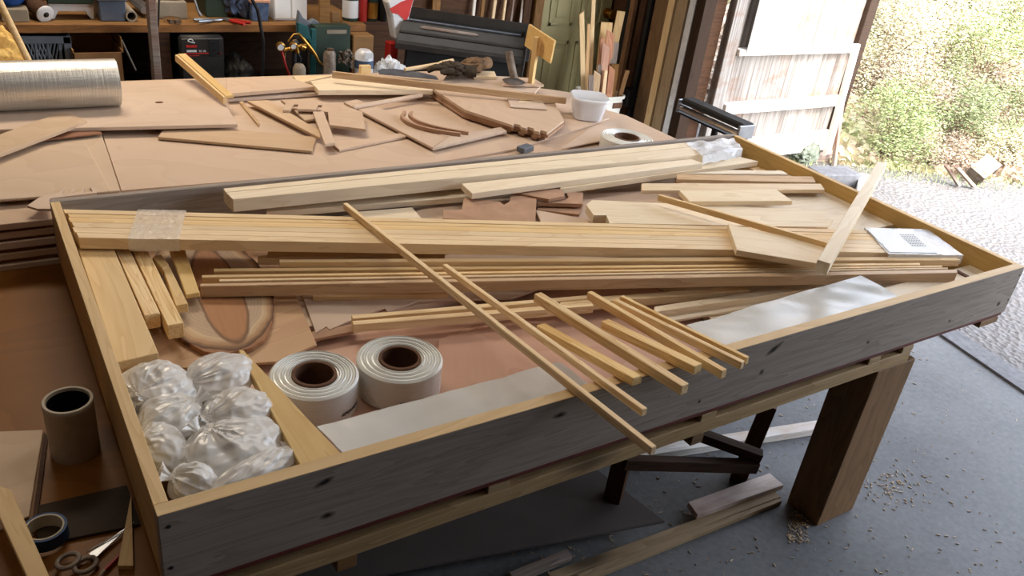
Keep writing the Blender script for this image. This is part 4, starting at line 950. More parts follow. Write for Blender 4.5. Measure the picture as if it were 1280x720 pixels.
# --- on the bench, left to right
o, c, w_, h_ = simple('carton', 'plain beige carton at the far left end of the wall bench', 'carton', (1, 36, 11, 26), 3.02, .16, 'beige')
bm = blob(bmesh.new(), (c[0]-.01, c[1], ZS+h_+.04), (.066, .07, .045), .1, 2, 3, 2., flat_z=ZS+h_+.001); tag(link('blue_sack', bm, 'blue', None, None, True), 'folded bright blue sack on top of the beige carton', 'sack')
q = W((56, 17), Y=3.04); t = thing('roller_motor', 'dark cylindrical motor with a white end plate beside the beige carton', 'motor', q)
dd = V((-.10, .22, .08)); link('motor_body', tube(bmesh.new(), [(0, 0, 0), dd], .037, 24), 'brown_dark', t, None, True)
m = dd.to_track_quat('Z', 'Y').to_matrix().to_4x4()
link('end_plate', lathe(bmesh.new(), [(0, -.010), (.030, -.010), (.036, -.006), (.036, .002), (0, .002)], 24, m), 'white', t, None, True)
link('shaft', lathe(bmesh.new(), [(0, -.018), (.006, -.018), (.012, -.0105), (0, -.0105)], 14, m), 'black', t, None, True)
x0, x1, z0, z1 = fp(62, 118, 6, 23, 3.05); t = thing('steel_bracket', 'white U-shaped metal bracket standing on the wall bench', 'bracket', ((x0+x1)/2, 3.08, ZS))
w_ = (x1-x0)/2; h_ = z1-ZS; bm = bmesh.new(); m = Matrix.Rotation(PI/2, 4, 'X')
prism(bm, [(-w_, 0), (-w_+.018, 0), (-w_+.034, h_*.48), (w_-.034, h_*.48), (w_-.012, 0), (w_, 0), (w_, h_), (-w_, h_)], -.06, 0, m); finish(bm, .003); link('bracket_body', bm, 'white', t)
simple('tray_box', 'dark box with a yellowish edge lying above the white bracket', 'box', (58, 116, -14, 5), 3.055, .1, 'green_dark', base=ZS+h_+.001)
o, c, w_, h_ = simple('storage_bin', 'blue-grey plastic bin with a thick rim on the wall bench', 'bin', (124, 158, 2, 27), 3.03, .2, 'bin_blue', grow=.08)
bm = B(-w_-.006, w_+.006, -.105, .105, h_+.0005, h_+.02); finish(bm, .004); link('lid', bm, 'grey_plastic', o)
for k, (a, b, r, lab, mt) in enumerate((((164.5, 20), None, .024, 'short pipe end facing forward beside the blue-grey bin', 'beige'), ((181, 13), (158, -6), .018, 'grey metal tube slanting up left behind the pipe end', 'steel'), ((183, 9), (164, -6), .014, 'thinner grey tube next to the slanting metal tube', 'steel'))):
    if b is None:
        p = W(a, Y=3.03); p.z = ZS+r; bm = bmesh.new(); m = Matrix.Translation(p) @ Matrix.Rotation(-PI/2, 4, 'X') @ Matrix.Rotation(.0, 4, 'X')
        lathe(bm, [(r*.72, 0), (r, 0), (r, .2), (r*.72, .2), (r*.72, 0)], 20, m); finish(bm)
    else: bm = tube(bmesh.new(), [W(a, Y=3.05+.05*k), W(b, Y=3.30)], r, 12)
    tag(link('metal_pipe', bm, mt, None, None, True), lab, 'pipe')
o, c, w_, h_ = simple('carton', 'greyish brown cardboard box right of the grey timber post', 'carton', (195, 234, 2, 22), 3.08, .2, 'beige')
simple('carton', 'smaller cardboard box stacked on the greyish brown one', 'carton', (199, 224, -14, 1), 3.10, .12, 'beige', base=ZS+h_+.001)
p = W((215, 19), Y=3.03); t = thing('hose_clamp', 'shiny round hose clamp in front of the greyish brown box', 'clamp', (p.x, p.y, ZS), .3)
link('band', lathe(bmesh.new(), [(.036, 0), (.039, 0), (.039, .018), (.036, .018), (.036, 0)], 28), 'chrome', t, None, True); link('screw', B(-.012, .012, -.052, -.036, .002, .018), 'chrome', t)
tag(link('screwdriver', tube(bmesh.new(), [W((251, 20), Y=3.04), W((247, 12), Y=3.05), W((241, -8), Y=3.09)], [.008, .006, .004], 10), 'steel', None, None, True), 'thin metal rod leaning against the wall clutter right of the brown box', 'rod')
def pliers(label, p, hm, rz, s=1.):
    q = W(p, Y=3.03); t = thing('pliers', label, 'pliers', (q.x, q.y, ZS+.006), rz, 'pliers on the wall bench')
    for sg in (-1, 1):
        link('handle', tube(bmesh.new(), [(0, 0, .002), (-.03*s, sg*.012*s, .004), (-.09*s, sg*.02*s, .006)], [.006*s, .008*s, .007*s], 8), hm, t, None, True)
        link('jaw', tube(bmesh.new(), [(0, 0, .002), (.02*s, sg*.006*s, .003), (.045*s, sg*.001*s, .002)], [.007*s, .007*s, .003*s], 8), 'steel', t, None, True)
pliers('dark steel pliers lying before the green bin', (267, 18), 'steel', .3); pliers('red-handled pliers at the bench edge below the blue cloth', (287, 20), 'red', 2.2, 1.1)
simple('storage_bin', 'dark green bin on the wall bench above the welder', 'bin', (256, 285, -14, 17), 3.12, .18, 'green_dark', grow=.08)
bm = blob(bmesh.new(), (W((302, 4), Y=3.12).x, 3.14, ZS+.10), (.085, .07, .10), .3, 3, 4, 8., .2, flat_z=ZS+.001); tag(link('folded_cloth', bm, 'denim', None, None, True), 'heap of blue-grey cloth right of the dark green bin', 'cloth')
o, c, w_, h_ = simple('plastic_tub', 'small translucent pinkish tub left of the white cabinet', 'tub', (314, 337, 4, 23), 3.04, .1, 'denim', grow=.12)
bm = B(-w_-.004, w_+.004, -.054, .054, h_+.0005, h_+.014); finish(bm, .003); link('rim', bm, 'scrap_pink', o)
o, c, w_, h_ = simple('metal_cabinet', 'white painted metal cabinet standing on the wall bench', 'cabinet', (342, 384, -30, 22), 3.06, .25, 'white')
for sx in (-.5, .52): bm = B(w_*sx-w_*.46, w_*sx+w_*.44, -.131, -.1255, .01, h_-.01); finish(bm, .002); link('cabinet_door', bm, 'white_paint', o)
t = thing('folded_sheet', 'crumpled grey paper bag hanging over the wall bench edge', 'bag', (W((384, 22), Y=2.965).x, 2.965, ZS-.01))
bm = bmesh.new(); w_ = .052
prism(bm, [(-w_, -.035), (w_*.4, -.05), (w_, -.03), (w_*1.02, .03), (w_*.5, .045), (.1*w_, .03), (-w_*.5, .05), (-w_*.9, .085), (-w_*1.05, .02)], -.012, .02, Matrix.Rotation(PI/2, 4, 'X')); finish(bm, .004); link('bag_body', bm, 'grey_plastic', t)
simple('pine_block', 'small brown wood block right of the brown bench post', 'block', (414.5, 425, 15, 23), 3.02, .06, 'brown_old')
def can(label, x, ytop, ybot, r, mt, lab=None, cap=None, Y=3.04, cat='can', name='spray_can'):
    p = W((x, ybot), Y=Y); zt = W((x, ytop), Y=Y).z; h = max(.10, zt-ZS); t = thing(name, label, cat, (p.x, Y+r, ZS))
    link('can_body', lathe(bmesh.new(), [(0, 0), (r*.95, 0), (r, .004), (r, h*.86), (r*.9, h*.93), (r*.55, h*.97), (r*.5, h), (0, h)], 24), mt, t, None, True)
    if lab: link('can_label', lathe(bmesh.new(), [(r*1.01, h*.10), (r*1.012, h*.11), (r*1.012, h*.62), (r*1.01, h*.63)], 24), lab, t, None, True)
    link('cap', lathe(bmesh.new(), [(r*.52, h*.97), (r*.55, h*.975), (r*.55, h*1.12), (r*.5, h*1.14), (0, h*1.14)], 20), cap or 'black', t, None, True)
can('dark green spray bottle with a white label on the wall bench', 441.5, -14, 24, .040, 'green_dark', 'label_white')
can('dark red can between the white-labelled bottle and the gold-green jar', 455.5, -14, 22, .022, 'red'); can('dark jar with a gold-green label on the wall bench', 467.5, -10, 22, .034, 'green_dark', 'brass')
can('black bottle at the right end of the bench row, by the red sack', 480, -10, 23, .022, 'black')
# red and white sack slumped at the bench end
pts = [(484, 2), (501, -6), (520, -8), (512, 22), (508, 36), (497, 52), (494, 48), (490, 22)]
q = [W(p, Y=2.93) for p in pts]; c = sum(q, V())/len(q); t = thing('paper_sack', 'red and white printed paper sack leaning at the right end of the wall bench', 'sack', c)
bm = bmesh.new(); m = Matrix.Rotation(PI/2, 4, 'X'); prism(bm, [((p-c).x, (p-c).z) for p in q], -.07, 0, m); bmesh.ops.recalc_face_normals(bm, faces=bm.faces); finish(bm, .008); link('sack_body', bm, 'label_white', t)
def patch(parent, pts, Y, mat, nm, d=.002):
    q = [W(p, Y=Y)-parent.location for p in pts]; bm = bmesh.new(); prism(bm, [(p.x, p.z) for p in q], 0, d, Matrix.Translation(V((0, Y-parent.location.y, 0))) @ Matrix.Rotation(PI/2, 4, 'X')); finish(bm); link(nm, bm, mat, parent)
patch(t, [(487, 11), (502, 2), (517, -3), (511, 20), (507, 27), (498, 18), (490, 16)], 2.929, 'ink_red', 'red_print')
# --- below: on the lower shelf
ZL = .4805
x0, x1, z0, z1 = fp(14, 90, 46, 75, 3.0); t = thing('milk_crate', 'grey plastic crate with a lattice side under the wall bench', 'crate', ((x0+x1)/2, 3.0, ZL)); w_ = (x1-x0)/2; h_ = min(z1, .784)-ZL
bm = bmesh.new()
for a in ((-w_, w_, 0, .012, h_-.03, h_), (-w_, w_, 0, .012, 0, .05), (w_-.03, w_, 0, .012, 0, h_), (-w_, -w_+.03, 0, .012, 0, h_), (w_-.012, w_, 0, .28, 0, h_), (-w_, -w_+.012, 0, .28, 0, h_), (-w_, w_, .27, .28, 0, h_), (-w_, w_, 0, .28, 0, .01)): bx(bm, *a)
for k in range(1, 5): bx(bm, -w_+2*w_*k/5-.005, -w_+2*w_*k/5+.005, .001, .011, 0, h_)
finish(bm, .002); link('crate_body', bm, 'grey_plastic', t)
bm = bmesh.new(); n_ = 17
for k in range(-6, n_):
    for sg in (-1, 1):
        x = -w_+2*w_*(k+.5)/n_*1.05; dx = .06*sg; a, b = V((x, .006, .045)), V((x+dx, .006, h_-.025))
        if min(a.x, b.x) < -w_+.01 or max(a.x, b.x) > w_-.03: continue
        tube(bm, [a, b], .0035, 6)
link('lattice', bm, 'grey_plastic', t)
# open carton
x0, x1, z0, z1 = fp(93, 155, 66, 98, 2.95); t = thing('open_carton', 'open brown cardboard box under the wall bench, right of the crate', 'carton', ((x0+x1)/2, 2.95, ZL)); w_ = (x1-x0)/2; h_ = z1-ZL
bm = bmesh.new()
for a in ((-w_, w_, 0, .005, 0, h_), (-w_, w_, .25, .255, 0, h_+.02), (-w_, -w_+.005, 0, .25, 0, h_+.01), (w_-.005, w_, 0, .25, 0, h_+.01), (-w_, w_, 0, .25, 0, .005)): bx(bm, *a)
finish(bm); link('carton_body', bm, 'cardboard', t)
bm = B(-w_, w_, .256, .26, h_-.01, min(h_+.08, .78-ZL), m=Matrix.Identity(4)); finish(bm); link('back_flap', bm, 'brown_old', t)
bm = bmesh.new(); prism(bm, [(0, h_), (.25, h_), (.22, min(h_+.09, .78-ZL)), (.02, min(h_+.07, .77-ZL))], 0, .004, Matrix.Translation(V((w_, 0, 0))) @ Matrix.Rotation(.15, 4, 'Y') @ Matrix.Rotation(PI/2, 4, 'Z') @ Matrix.Rotation(PI/2, 4, 'X') if False else Matrix(((0, 0, 1, w_), (1, 0, 0, 0), (0, 1, 0, 0), (0, 0, 0, 1)))); finish(bm); link('side_flap', bm, 'brown_old', t)
tag(link('metal_rod', tube(bmesh.new(), [W((152, 50), Y=2.98), W((170, 88), Y=2.9)], .004, 6), 'steel', None, None, True), 'thin light metal rod leaning beside the open carton', 'rod')
# welder
x0, x1, z0, z1 = fp(225, 281, 38, 99, 2.96); t = thing('welder', 'black welding machine with red and white lettering under the wall bench', 'welder', ((x0+x1)/2, 2.96, ZL)); w_ = (x1-x0)/2; h_ = min(z1, .778)-ZL
bm = B(-w_, w_, 0, .30, .012, h_); finish(bm, .014); link('housing', bm, 'black', t, None, True)
bm = B(-w_+.008, w_-.008, -.004, .0, .02, h_-.012); finish(bm, .002); link('front_panel', bm, 'black_gloss', t)
def wp(px, nm, mat, d=.002): 
    a = W((px[0], px[3]), Y=2.955); b = W((px[1], px[2]), Y=2.955); bm = B(a.x-t.location.x, b.x-t.location.x, -.0065, -.004, a.z-ZL, b.z-ZL); finish(bm); return link(nm, bm, mat, t)
def letters(x, y0, y1, ws, mat, nm):
    # lettering too blurred in the photo to read: one small stroke cluster per letter, the same length and height
    for i, w in enumerate(ws):
        wp((x, x+w*.8, y0, y1), nm, mat); x += w
def txt(s, px, y, h, mat, nm):
    cu = bpy.data.curves.new(nm, 'FONT'); cu.body = s; cu.size = h; cu.extrude = .0006
    o = bpy.data.objects.new(nm, cu); C.objects.link(o); dg = bpy.context.evaluated_depsgraph_get(); me = bpy.data.meshes.new_from_object(o.evaluated_get(dg))
    bpy.data.objects.remove(o); me.materials.clear(); me.materials.append(M[mat]); o = bpy.data.objects.new(nm, me); C.objects.link(o); o.parent = t; q = W((px, y), Y=2.954)
    o.matrix_basis = Matrix.Translation(V((q.x-t.location.x, -.0075, q.z-ZL))) @ Matrix.Rotation(PI/2, 4, 'X'); return o
letters(233, 56.4, 59.4, (1.9, 1.7, 2.2, 1.8, 1.9, 2.0, 1.8), 'ink_red', 'red_lettering'); letters(233.5, 62.6, 65.2, (1.9, 1.6, 1.8, 1.9, 1.6, 1.9, 1.7), 'label_white', 'white_lettering')
txt('90 XL', 248.5, 65.2, .0135, 'label_white', 'white_lettering')
wp((231, 260.5, 66, 67.6), 'red_stripe', 'ink_red'); wp((233, 249, 69.3, 70.2), 'red_stripe', 'ink_red'); wp((272, 276, 66, 67.5), 'red_stripe', 'ink_red')
bm = bmesh.new(); q = W((238, 52), Y=2.955); tube(bm, [(q.x-t.location.x+.011*math.cos(a), -.006, q.z-ZL+.011*math.sin(a)) for a in [PI*k/8 for k in range(9)]], .0022, 6); tube(bm, [(q.x-t.location.x-.008, -.006, q.z-ZL), (q.x-t.location.x+.018, -.006, q.z-ZL-.006)], .0022, 6); link('emblem', bm, 'label_white', t)
wp((262, 274, 49, 71), 'switch_plate', 'black'); wp((265.5, 269, 53.5, 54.6), 'switch', 'label_white'); wp((265.5, 269.5, 62.2, 63.2), 'switch', 'label_white')
bm = B(-w_+.02, w_-.01, -.008, -.004, .06, .10); finish(bm, .002); link('vent_grille', bm, 'grey_plastic', t)
link('handle', tube(bmesh.new(), [(-w_*.6, .1, h_-.004), (-w_*.6, .1, h_+.006), (w_*.6, .1, h_+.006), (w_*.6, .1, h_-.004)], .006, 8), 'black', t, None, True)
p = W((258, 95), Y=2.93); link('cable_loop', tube(bmesh.new(), [(p.x-t.location.x+.035*math.cos(a), -.03, .05+.035*math.sin(a)) for a in [2*PI*k/24 for k in range(25)]], .006, 8), 'red', t, None, True)
bm = blob(bmesh.new(), (W((299, 82), Y=3.0).x, 3.04, ZL+.09), (.07, .09, .10), .2, 2, 4, 12., .15, flat_z=ZL+.001); tag(link('dark_bag', bm, 'rubber', None, None, True), 'slumped black bag under the wall bench right of the welder', 'bag')
tag(link('grey_hose', tube(bmesh.new(), [W((312, -6), Y=2.9), W((322, 12), Y=2.92), W((329, 50), Y=2.93), W((328, 95), Y=2.93), V((W((328, 95), Y=2.93).x, 2.95, .489))], .008, 10), 'rubber', None, None, True), 'dark grey hose hanging from above past the wall bench, right of the welder', 'hose')
tag(link('thin_cord', tube(bmesh.new(), [W((199, -6), Y=2.9), W((198, 30), Y=2.9), W((192, 62), Y=2.9), W((187, 82), Y=2.9)], .004, 6), 'black', None, None, True), 'thin black cord hanging down beside the grey timber post', 'cord')
# teal machine housing
t = thing('teal_housing', 'teal metal machine housing with a green-grey side under the wall bench', 'machine housing', (W((395, 90), Y=2.88).x, 2.88, ZL+.001))
x0, x1, z0, z1 = fp(397, 441, 31, 88, 2.92); bm = B(0, x1-x0, .02, .08, 0, z1-t.location.z); finish(bm, .004); link('side_panel', bm, 'green_dark', t)
xl = W((366, 60), Y=2.95).x - t.location.x; bm = bmesh.new(); H = z1-t.location.z
for a in ((-.025, .0, .0, .02, 0, H-.01),): bx(bm, *a)
prism(bm, [(xl, H-.05), (xl, H+.02), (xl+.05, H+.0), (-.02, H-.07), (-.02, H-.10), (xl+.05, H-.06)], 0, .02, Matrix.Rotation(PI/2, 4, 'X') @ Matrix.Translation(V((0, 0, -.02))) if True else None)
prism(bm, [(-.025, 0), (-.025, .12), (-.11, .02), (-.11, 0)], -.02, 0, Matrix.Rotation(PI/2, 4, 'X'))
finish(bm, .003); link('frame', bm, 'teal', t)
bm = B(xl, -.03, .03, .08, 0, H-.06); finish(bm, .003); link('inner_box', bm, 'black', t)
wl = W((407, 38), Y=2.915); bm = B(wl.x-t.location.x, wl.x-t.location.x+.10, .016, .0195, wl.z-t.location.z-.012, wl.z-t.location.z+.006); finish(bm); link('side_label', bm, 'beige', t)
YT = 2.80
shelf_c = tag(link('stool_top', B(W((340, 90), Y=YT).x, W((515, 88), Y=YT).x, YT-.12, YT+.075, .44, .46), 'brown_dark'), 'low dark plank shelf behind the stack carrying torch, jars and bags', 'shelf')
for x in (.05, .95): 
    l_, h0 = W((340, 90), Y=YT).x, W((515, 88), Y=YT).x; bm = B(l_+(h0-l_)*x-.03, l_+(h0-l_)*x+.03, YT-.11, YT+.07, 0, .44); finish(bm); link('support', bm, 'brown_dark', shelf_c)
# brass cutting torch with gauges
b0 = W((362, 88), Y=YT); t = thing('gas_torch', 'brass gas torch with two round gauges and curved hoses, behind the stack', 'gas torch', (b0.x, YT, .4605))
def L(p, dy=0.): return W(p, Y=YT+dy)-t.location
link('torch_tube', tube(bmesh.new(), [L((360, 52)), L((367, 43)), L((374, 42)), L((380, 50)), L((386, 58)), L((393, 67)), L((398, 76)), L((406, 84))], [.004, .004, .0045, .009, .011, .010, .006, .0025], 10), 'brass', t, None, True)
link('torch_tube', tube(bmesh.new(), [L((372, 43), .02), L((378, 50), .01), L((384, 57), .0)], .004, 8), 'brass', t, None, True)
for p, r in (((350, 57), .020), ((366, 56), .017)):
    c = L(p, -.03); g = link('gauge', lathe(bmesh.new(), [(0, 0), (r, 0), (r, .016), (r*.86, .018), (r*.84, .014), (0, .014)], 24, Matrix.Translation(c) @ Matrix.Rotation(PI/2+.25, 4, 'X')), 'brass', t, None, True)
    link('gauge_face', lathe(bmesh.new(), [(0, .0150), (r*.8, .0148)], 24, Matrix.Translation(c) @ Matrix.Rotation(PI/2+.25, 4, 'X')), 'paper', g)
bm = bmesh.new()
for p, q, r in (((354, 63), (382, 56), .009), ((368, 50), (372, 66), .010), ((376, 58), (381, 60), .016), ((362, 62), (366, 60), .013)): tube(bm, [L(p), L(q)], r, 12)
link('regulator', bm, 'brass', t, None, True)
link('valve_knob', tube(bmesh.new(), [L((370, 53), -.03), L((370, 53), -.015)], .011, 10), 'steel', t, None, True)
for k, pp in enumerate((((352, 63), (356, 78), (360, 90), (364, 98)), ((356, 64), (355, 76), (361, 92)), ((372, 66), (376, 74), (372, 82), (374, 92)))):
    link('hose', tube(bmesh.new(), [L(p, .01*k) for p in pp], .0055, 8), ('red', 'brown_old', 'black')[k], t, None, True)
link('torch_stand', tube(bmesh.new(), [L((368, 62), .02), (L((368, 62)).x, .02, .0)], .012, 10), 'black', t, None, True)
def small_can(label, x, yb, yt, r, mat, name, cat, Y=YT, top=None):
    zt = W((x, yt), Y=Y).z; t = thing(name, label, cat, (W((x, (yb+yt)/2), Y=Y).x, Y, .4605)); h = zt-.4605
    link('body', lathe(bmesh.new(), [(0, 0), (r*.97, 0), (r, .004), (r, h-.02), (r*.8, h-.008), (r*.6, h), (0, h)], 20), mat, t, None, True)
    if top: link('cap', lathe(bmesh.new(), [(r*.66, h-.012), (r*.7, h+.01), (0, h+.012)], 16), top, t, None, True)
    return t
small_can('grey metal bottle with a shiny cap beside the teal housing', 412, 90, 62, .030, 'rust', 'metal_bottle', 'bottle', YT, 'chrome')
small_can('whitish cup below the brass torch', 374, 92, 80, .030, 'beige', 'paper_cup', 'cup', YT-.05)
t = small_can('clear bottle with a white and blue label behind the small wood block', 455, 88, 62, .045, 'tub', 'clear_bottle', 'bottle', YT)
c_ = t.location; bm = lathe(bmesh.new(), [(.0455, W((455, 84), Y=YT).z-.4605), (.046, W((455, 84), Y=YT).z-.4605), (.046, W((455, 74), Y=YT).z-.4605), (.0455, W((455, 74), Y=YT).z-.4605)], 20); link('bottle_label', bm, 'denim', t, None, True)
bm = B(W((451, 70), Y=YT).x-c_.x, W((461, 70), Y=YT).x-c_.x, -.049, -.046, W((456, 70), Y=YT).z-.4605, W((456, 63), Y=YT).z-.4605); finish(bm); link('bottle_label', bm, 'label_white', t)
# tangle of wire and bits
t = thing('wire_tangle', 'tangle of grey wires and brackets between teal housing and clear bottle', 'wires', (W((432, 80), Y=YT).x, YT, .4605)); rnd = random.Random(11); bm = bmesh.new()
for k in range(11):
    a, b = (rnd.uniform(421, 440), rnd.uniform(62, 90)), (rnd.uniform(422, 441), rnd.uniform(66, 92)); mid = ((a[0]+b[0])/2+rnd.uniform(-3, 3), min(a[1], b[1])-rnd.uniform(0, 9))
    tube(bm, [W(q, Y=YT+rnd.uniform(-.04, .03))-t.location for q in qb(a, mid, b, 7)], rnd.choice((.004, .006, .009)), 6)
bx(bm, -.05, .05, -.05, .05, 0, .04)
o = link('wires', bm, 'rust', t, None, True); o['kind'] = 'stuff'
q = W((487, 75), Y=YT); t = thing('clear_bag', 'crinkled clear plastic bag of small parts behind the saw blade', 'bag', (q.x, YT, .4605))
bm = blob(bmesh.new(), (0, 0, .11), (.095, .06, .125), .2, 3, 5, 21., .3, flat_z=.0)
for v in bm.verts: v.co += v.co.normalized()*.004*noise.noise(v.co*70)
link('bag_body', bm, 'wrap', t, None, True)
bm = blob(bmesh.new(), (W((497, 82), Y=YT-.1).x, YT-.09, .555), (.07, .03, .095), .2, 3, 4, 23., .2, flat_z=.4605); tag(link('rag', bm, 'cloth_orange', None, None, True), 'orange-brown rag bundled in front of the clear plastic bag', 'rag')
simple('carton', 'small dark brown carton on the lower shelf behind the clear bottle', 'carton', (441, 467, 44.5, 62), 2.9, .08, 'brown_old', base=ZL)
simple('plastic_bin', 'small red box under the wall bench end below the printed sack', 'box', (487, 498, 54, 66), 2.96, .06, 'red', base=ZL)
c = W((456, 96), Z+.0455); bm = B(-.022, .022, -.012, .012, 0, .034); finish(bm, .001); 
tag(link('pine_block', bm, 'pine_gold', None, Matrix.Translation(W((456, 92), Z+.074))), 'small golden wood block standing on the pine board behind the long batten', 'block')
# --- black ribbed machine behind the stack
S, E_ = W((494, 53), Y=2.88), W((654, 75), Y=2.62); d = (E_-S); Lm = d.length; d.normalize(); hh = V((-d.y, d.x, 0)).normalized(); n = d.cross(hh)
mm = Matrix((d, hh, n)).transposed().to_4x4(); mm.translation = S
t = thing('ribbed_machine', 'long black ribbed metal machine bed with a bare wooden strip, behind the stack', 'machine', mw=mm)
tan_ = lambda p: None
prof = [(0, 0), (.012, .012), (.03, .045), (.026, .05), (.034, .06), (.055, .098), (.06, .102), (.075, .104), (.08, .085), (.10, .085), (.10, -.03), (0, -.03)]
bm = bmesh.new(); nn = len(prof); ra = [bm.verts.new((.55*y, y, z)) for y, z in prof]; rb = [bm.verts.new((Lm, y, z)) for y, z in prof]
bm.faces.new(ra[::-1]); bm.faces.new(rb)
for i in range(nn): bm.faces.new((ra[i], ra[(i+1) % nn], rb[(i+1) % nn], rb[i]))
finish(bm, .002); link('ribbed_bed', bm, 'black_gloss', t)
bm = B(.06, Lm+.05, .10, .112, -.03, .165); finish(bm, .002); link('back_plate', bm, 'black_gloss', t)
bm = bmesh.new(); tube(bm, [(.12, .044, .083), (.14, .0435, .083), (.40, .0435, .083), (.42, .044, .083)], [.004, .009, .009, .004], 10); link('wooden_strip', bm, 'grey_wood', t, None, True)
bm = bmesh.new(); tube(bm, [(.06, .072, .108), (Lm-.02, .072, .108)], .006, 8); link('chrome_rail', bm, 'blue_steel', t, None, True)
bm = B(Lm, Lm+.012, -.004, .115, -.10, .125); finish(bm, .004); link('end_plate', bm, 'black_gloss', t)
for k in range(5): link('bolt', tube(bmesh.new(), [(Lm+.012, .02+.02*k, .08-.03*(k % 2)), (Lm+.018, .02+.02*k, .08-.03*(k % 2))], .005, 8), 'steel', t)
bm = B(.06, Lm-.02, .012, .10, -.22, -.0305); finish(bm, .004); link('lower_body', bm, 'black', t)
for x in (.12, Lm-.08): bm = B(x, x+.05, .03, .09, -S.z+.002, -.2205); finish(bm); link('leg', bm, 'black', t)
link('knob', tube(bmesh.new(), [(Lm+.06, .105, .05), (Lm+.085, .105, .05)], .014, 12), 'black', t, None, True)
# --- boards standing behind the machine, left of the door
for k, (xt, xb, w_, mt, lab) in enumerate(((546, 548, .05, 'brown_old', 'broad brown board end standing at the wall above the left of the ribbed machine'), (594, 592, .018, 'white_wood', 'leftmost pale strip standing behind the ribbed machine'), (605, 600, .022, 'brown_old', 'brown strip standing behind the ribbed machine, second from the left'), (620, 613, .018, 'pine', 'yellow strip standing third from the left behind the ribbed machine'), (633, 626, .014, 'pine', 'thin tan strip fourth from the left behind the ribbed machine'), (643, 637, .012, 'grey_wood', 'thin grey strip fifth from the left behind the ribbed machine'), (655, 650, .012, 'white_wood', 'thin pale rod nearest the dark door frame'))):
    p = W((xb, 22), Y=3.33); q = W((xt, -8), Y=3.42); dz = (q-p); f = p - dz*((p.z-.02)/dz.z) if dz.z > 0 else p
    upright('standing_strip', lab, 'strip', q, (p.x, 3.33, .005), w_, .012, mt, 'strips standing behind the ribbed machine')
# --- white bucket with scrap wood
x0, x1, z0, z1 = fp(742, 779, 121, 158, 2.86); cx, cy = (x0+x1)/2, 2.97; zt = z1
t = thing('white_bucket', 'square white bucket full of scrap wood at the inner door', 'bucket', (cx, cy, 0))
hw = (x1-x0)/2; bm, rg = rrect(bmesh.new(), [(hw*.80, 0), (hw*.97, zt-.02), (hw*1.04, zt-.018), (hw*1.05, zt), (hw*.98, zt), (hw*.95, zt-.02), (hw*.78, .01)], 6., 1., 48); bm.faces.new(rg[0][::-1]); bm.faces.new(rg[-1]); finish(bm); link('bucket_wall', bm, 'bucket', t, None, True)
bm = B(-.0+.02, .095, -hw*.985, -hw*.95, zt-.075, zt-.04); finish(bm, .004); link('handle_slot', bm, 'core', t)
scr = [(727, 18, 722, .028, 'pine', 2.93, 'pale tall stick at the left of the scrap bucket'), (736, 30, 732, .020, 'cedar', 2.95, 'tan stick just right of the pale tall one'), (742.5, -10, 737, .022, 'pine', 2.99, 'tallest thin pale stick in the scrap bucket, by the door knob'),
 (753, 48, 748, .026, 'scrap_pink', 2.93, 'pinkish narrow offcut near the middle of the scrap bucket'), (757.5, 53, 752, .045, 'scrap_pink', 2.89, 'wide light pink offcut at the front middle of the scrap bucket'), (764, 37, 758, .05, 'scrap_pink', 2.97, 'broad rosy offcut behind the light pink one'),
 (758.5, 28, 753, .070, 'pine', 3.03, 'wide tan board at the back of the scrap bucket'), (776.5, 14, 768, .05, 'pine_gold', 3.04, 'golden brown board at the right back of the scrap bucket'), (770, 53, 763, .038, 'grey_wood', 2.95, 'grey-brown offcut at the right of the scrap bucket'),
 (747, 88, 744, .042, 'cedar', 2.86, 'squat tan offcut at the front left of the scrap bucket'), (757.5, 88, 754, .020, 'pine', 2.865, 'short pale stick at the front of the scrap bucket'), (765.5, 82, 762, .036, 'scrap_pink', 2.87, 'light pink pointed offcut at the front right of the scrap bucket'),
 (739, 94, 737, .030, 'grey_wood', 2.87, 'short grey offcut at the left front of the scrap bucket'), (784, 88, 774, .028, 'brown_old', 2.91, 'reddish brown offcut leaning right out of the scrap bucket'), (750, 81, 747, .028, 'grey_wood', 2.90, 'small greyish offcut behind the squat tan one'), (769, 80, 765, .048, 'brown_old', 2.93, 'brown offcut behind the light pink pointed one')]
rnd = random.Random(5)
for i, (xt, yt, xb, w_, mt, Y, lab) in enumerate(scr):
    top = W((xt, yt), Y=Y); b = W((xb, 122), Y=Y); u = (b-top)/(b.z-top.z); f = top + u*(.03-top.z); 
    f.x = min(max(f.x, cx-hw*.62), cx+hw*.62); f.y = min(max(f.y, cy-hw*.7), cy+hw*.7)
    upright('wood_scrap', lab, 'wood scrap', top, f, w_, .012+.006*rnd.random(), mt, 'scraps in the white bucket', face=-.5+.12*math.sin(i*2.1), slant=rnd.choice((0, 0, .02, -.03)))
# ================================================================ the open barn door leaf
yd = 2.53; D = lambda p: W(p, Y=yd)
xl, xr = 3.70, D((1037, 185)).x+.0; zb0, zt0 = .06, 2.35
t = thing('door_2', 'big pale plywood barn door leaf swung open outwards', 'door', (xl, yd, 0)); struct(t)
P(t, 'door_sheathing', B(xl, xr, yd+.01, yd+.03, zb0, zt0), 'door_ply')
def dp(nm, a, mat, bev=.003): return P(t, nm, B(*a), mat, bev)
dp('door_stile', (xr-.09, xr, yd-.028, yd+.0095, zb0, zt0), 'brown_deep'); dp('door_stile', (xl, xl+.10, yd-.028, yd+.0095, zb0, zt0), 'door_ply')
for (pa, pb) in (((1058, 57), (1058, 64)), ((1040, 119), (1040, 130)), ((1028, 162), (1028, 184))):
    z1_, z0_ = D(pa).z, D(pb).z; dp('door_batten', (xl+.1, xr-.092, yd-.05, yd+.0095, z0_, z1_), 'white_wood')
dp('door_batten', (xl+.1, xr-.092, yd-.05, yd+.0095, 1.72, 1.79), 'white_wood')
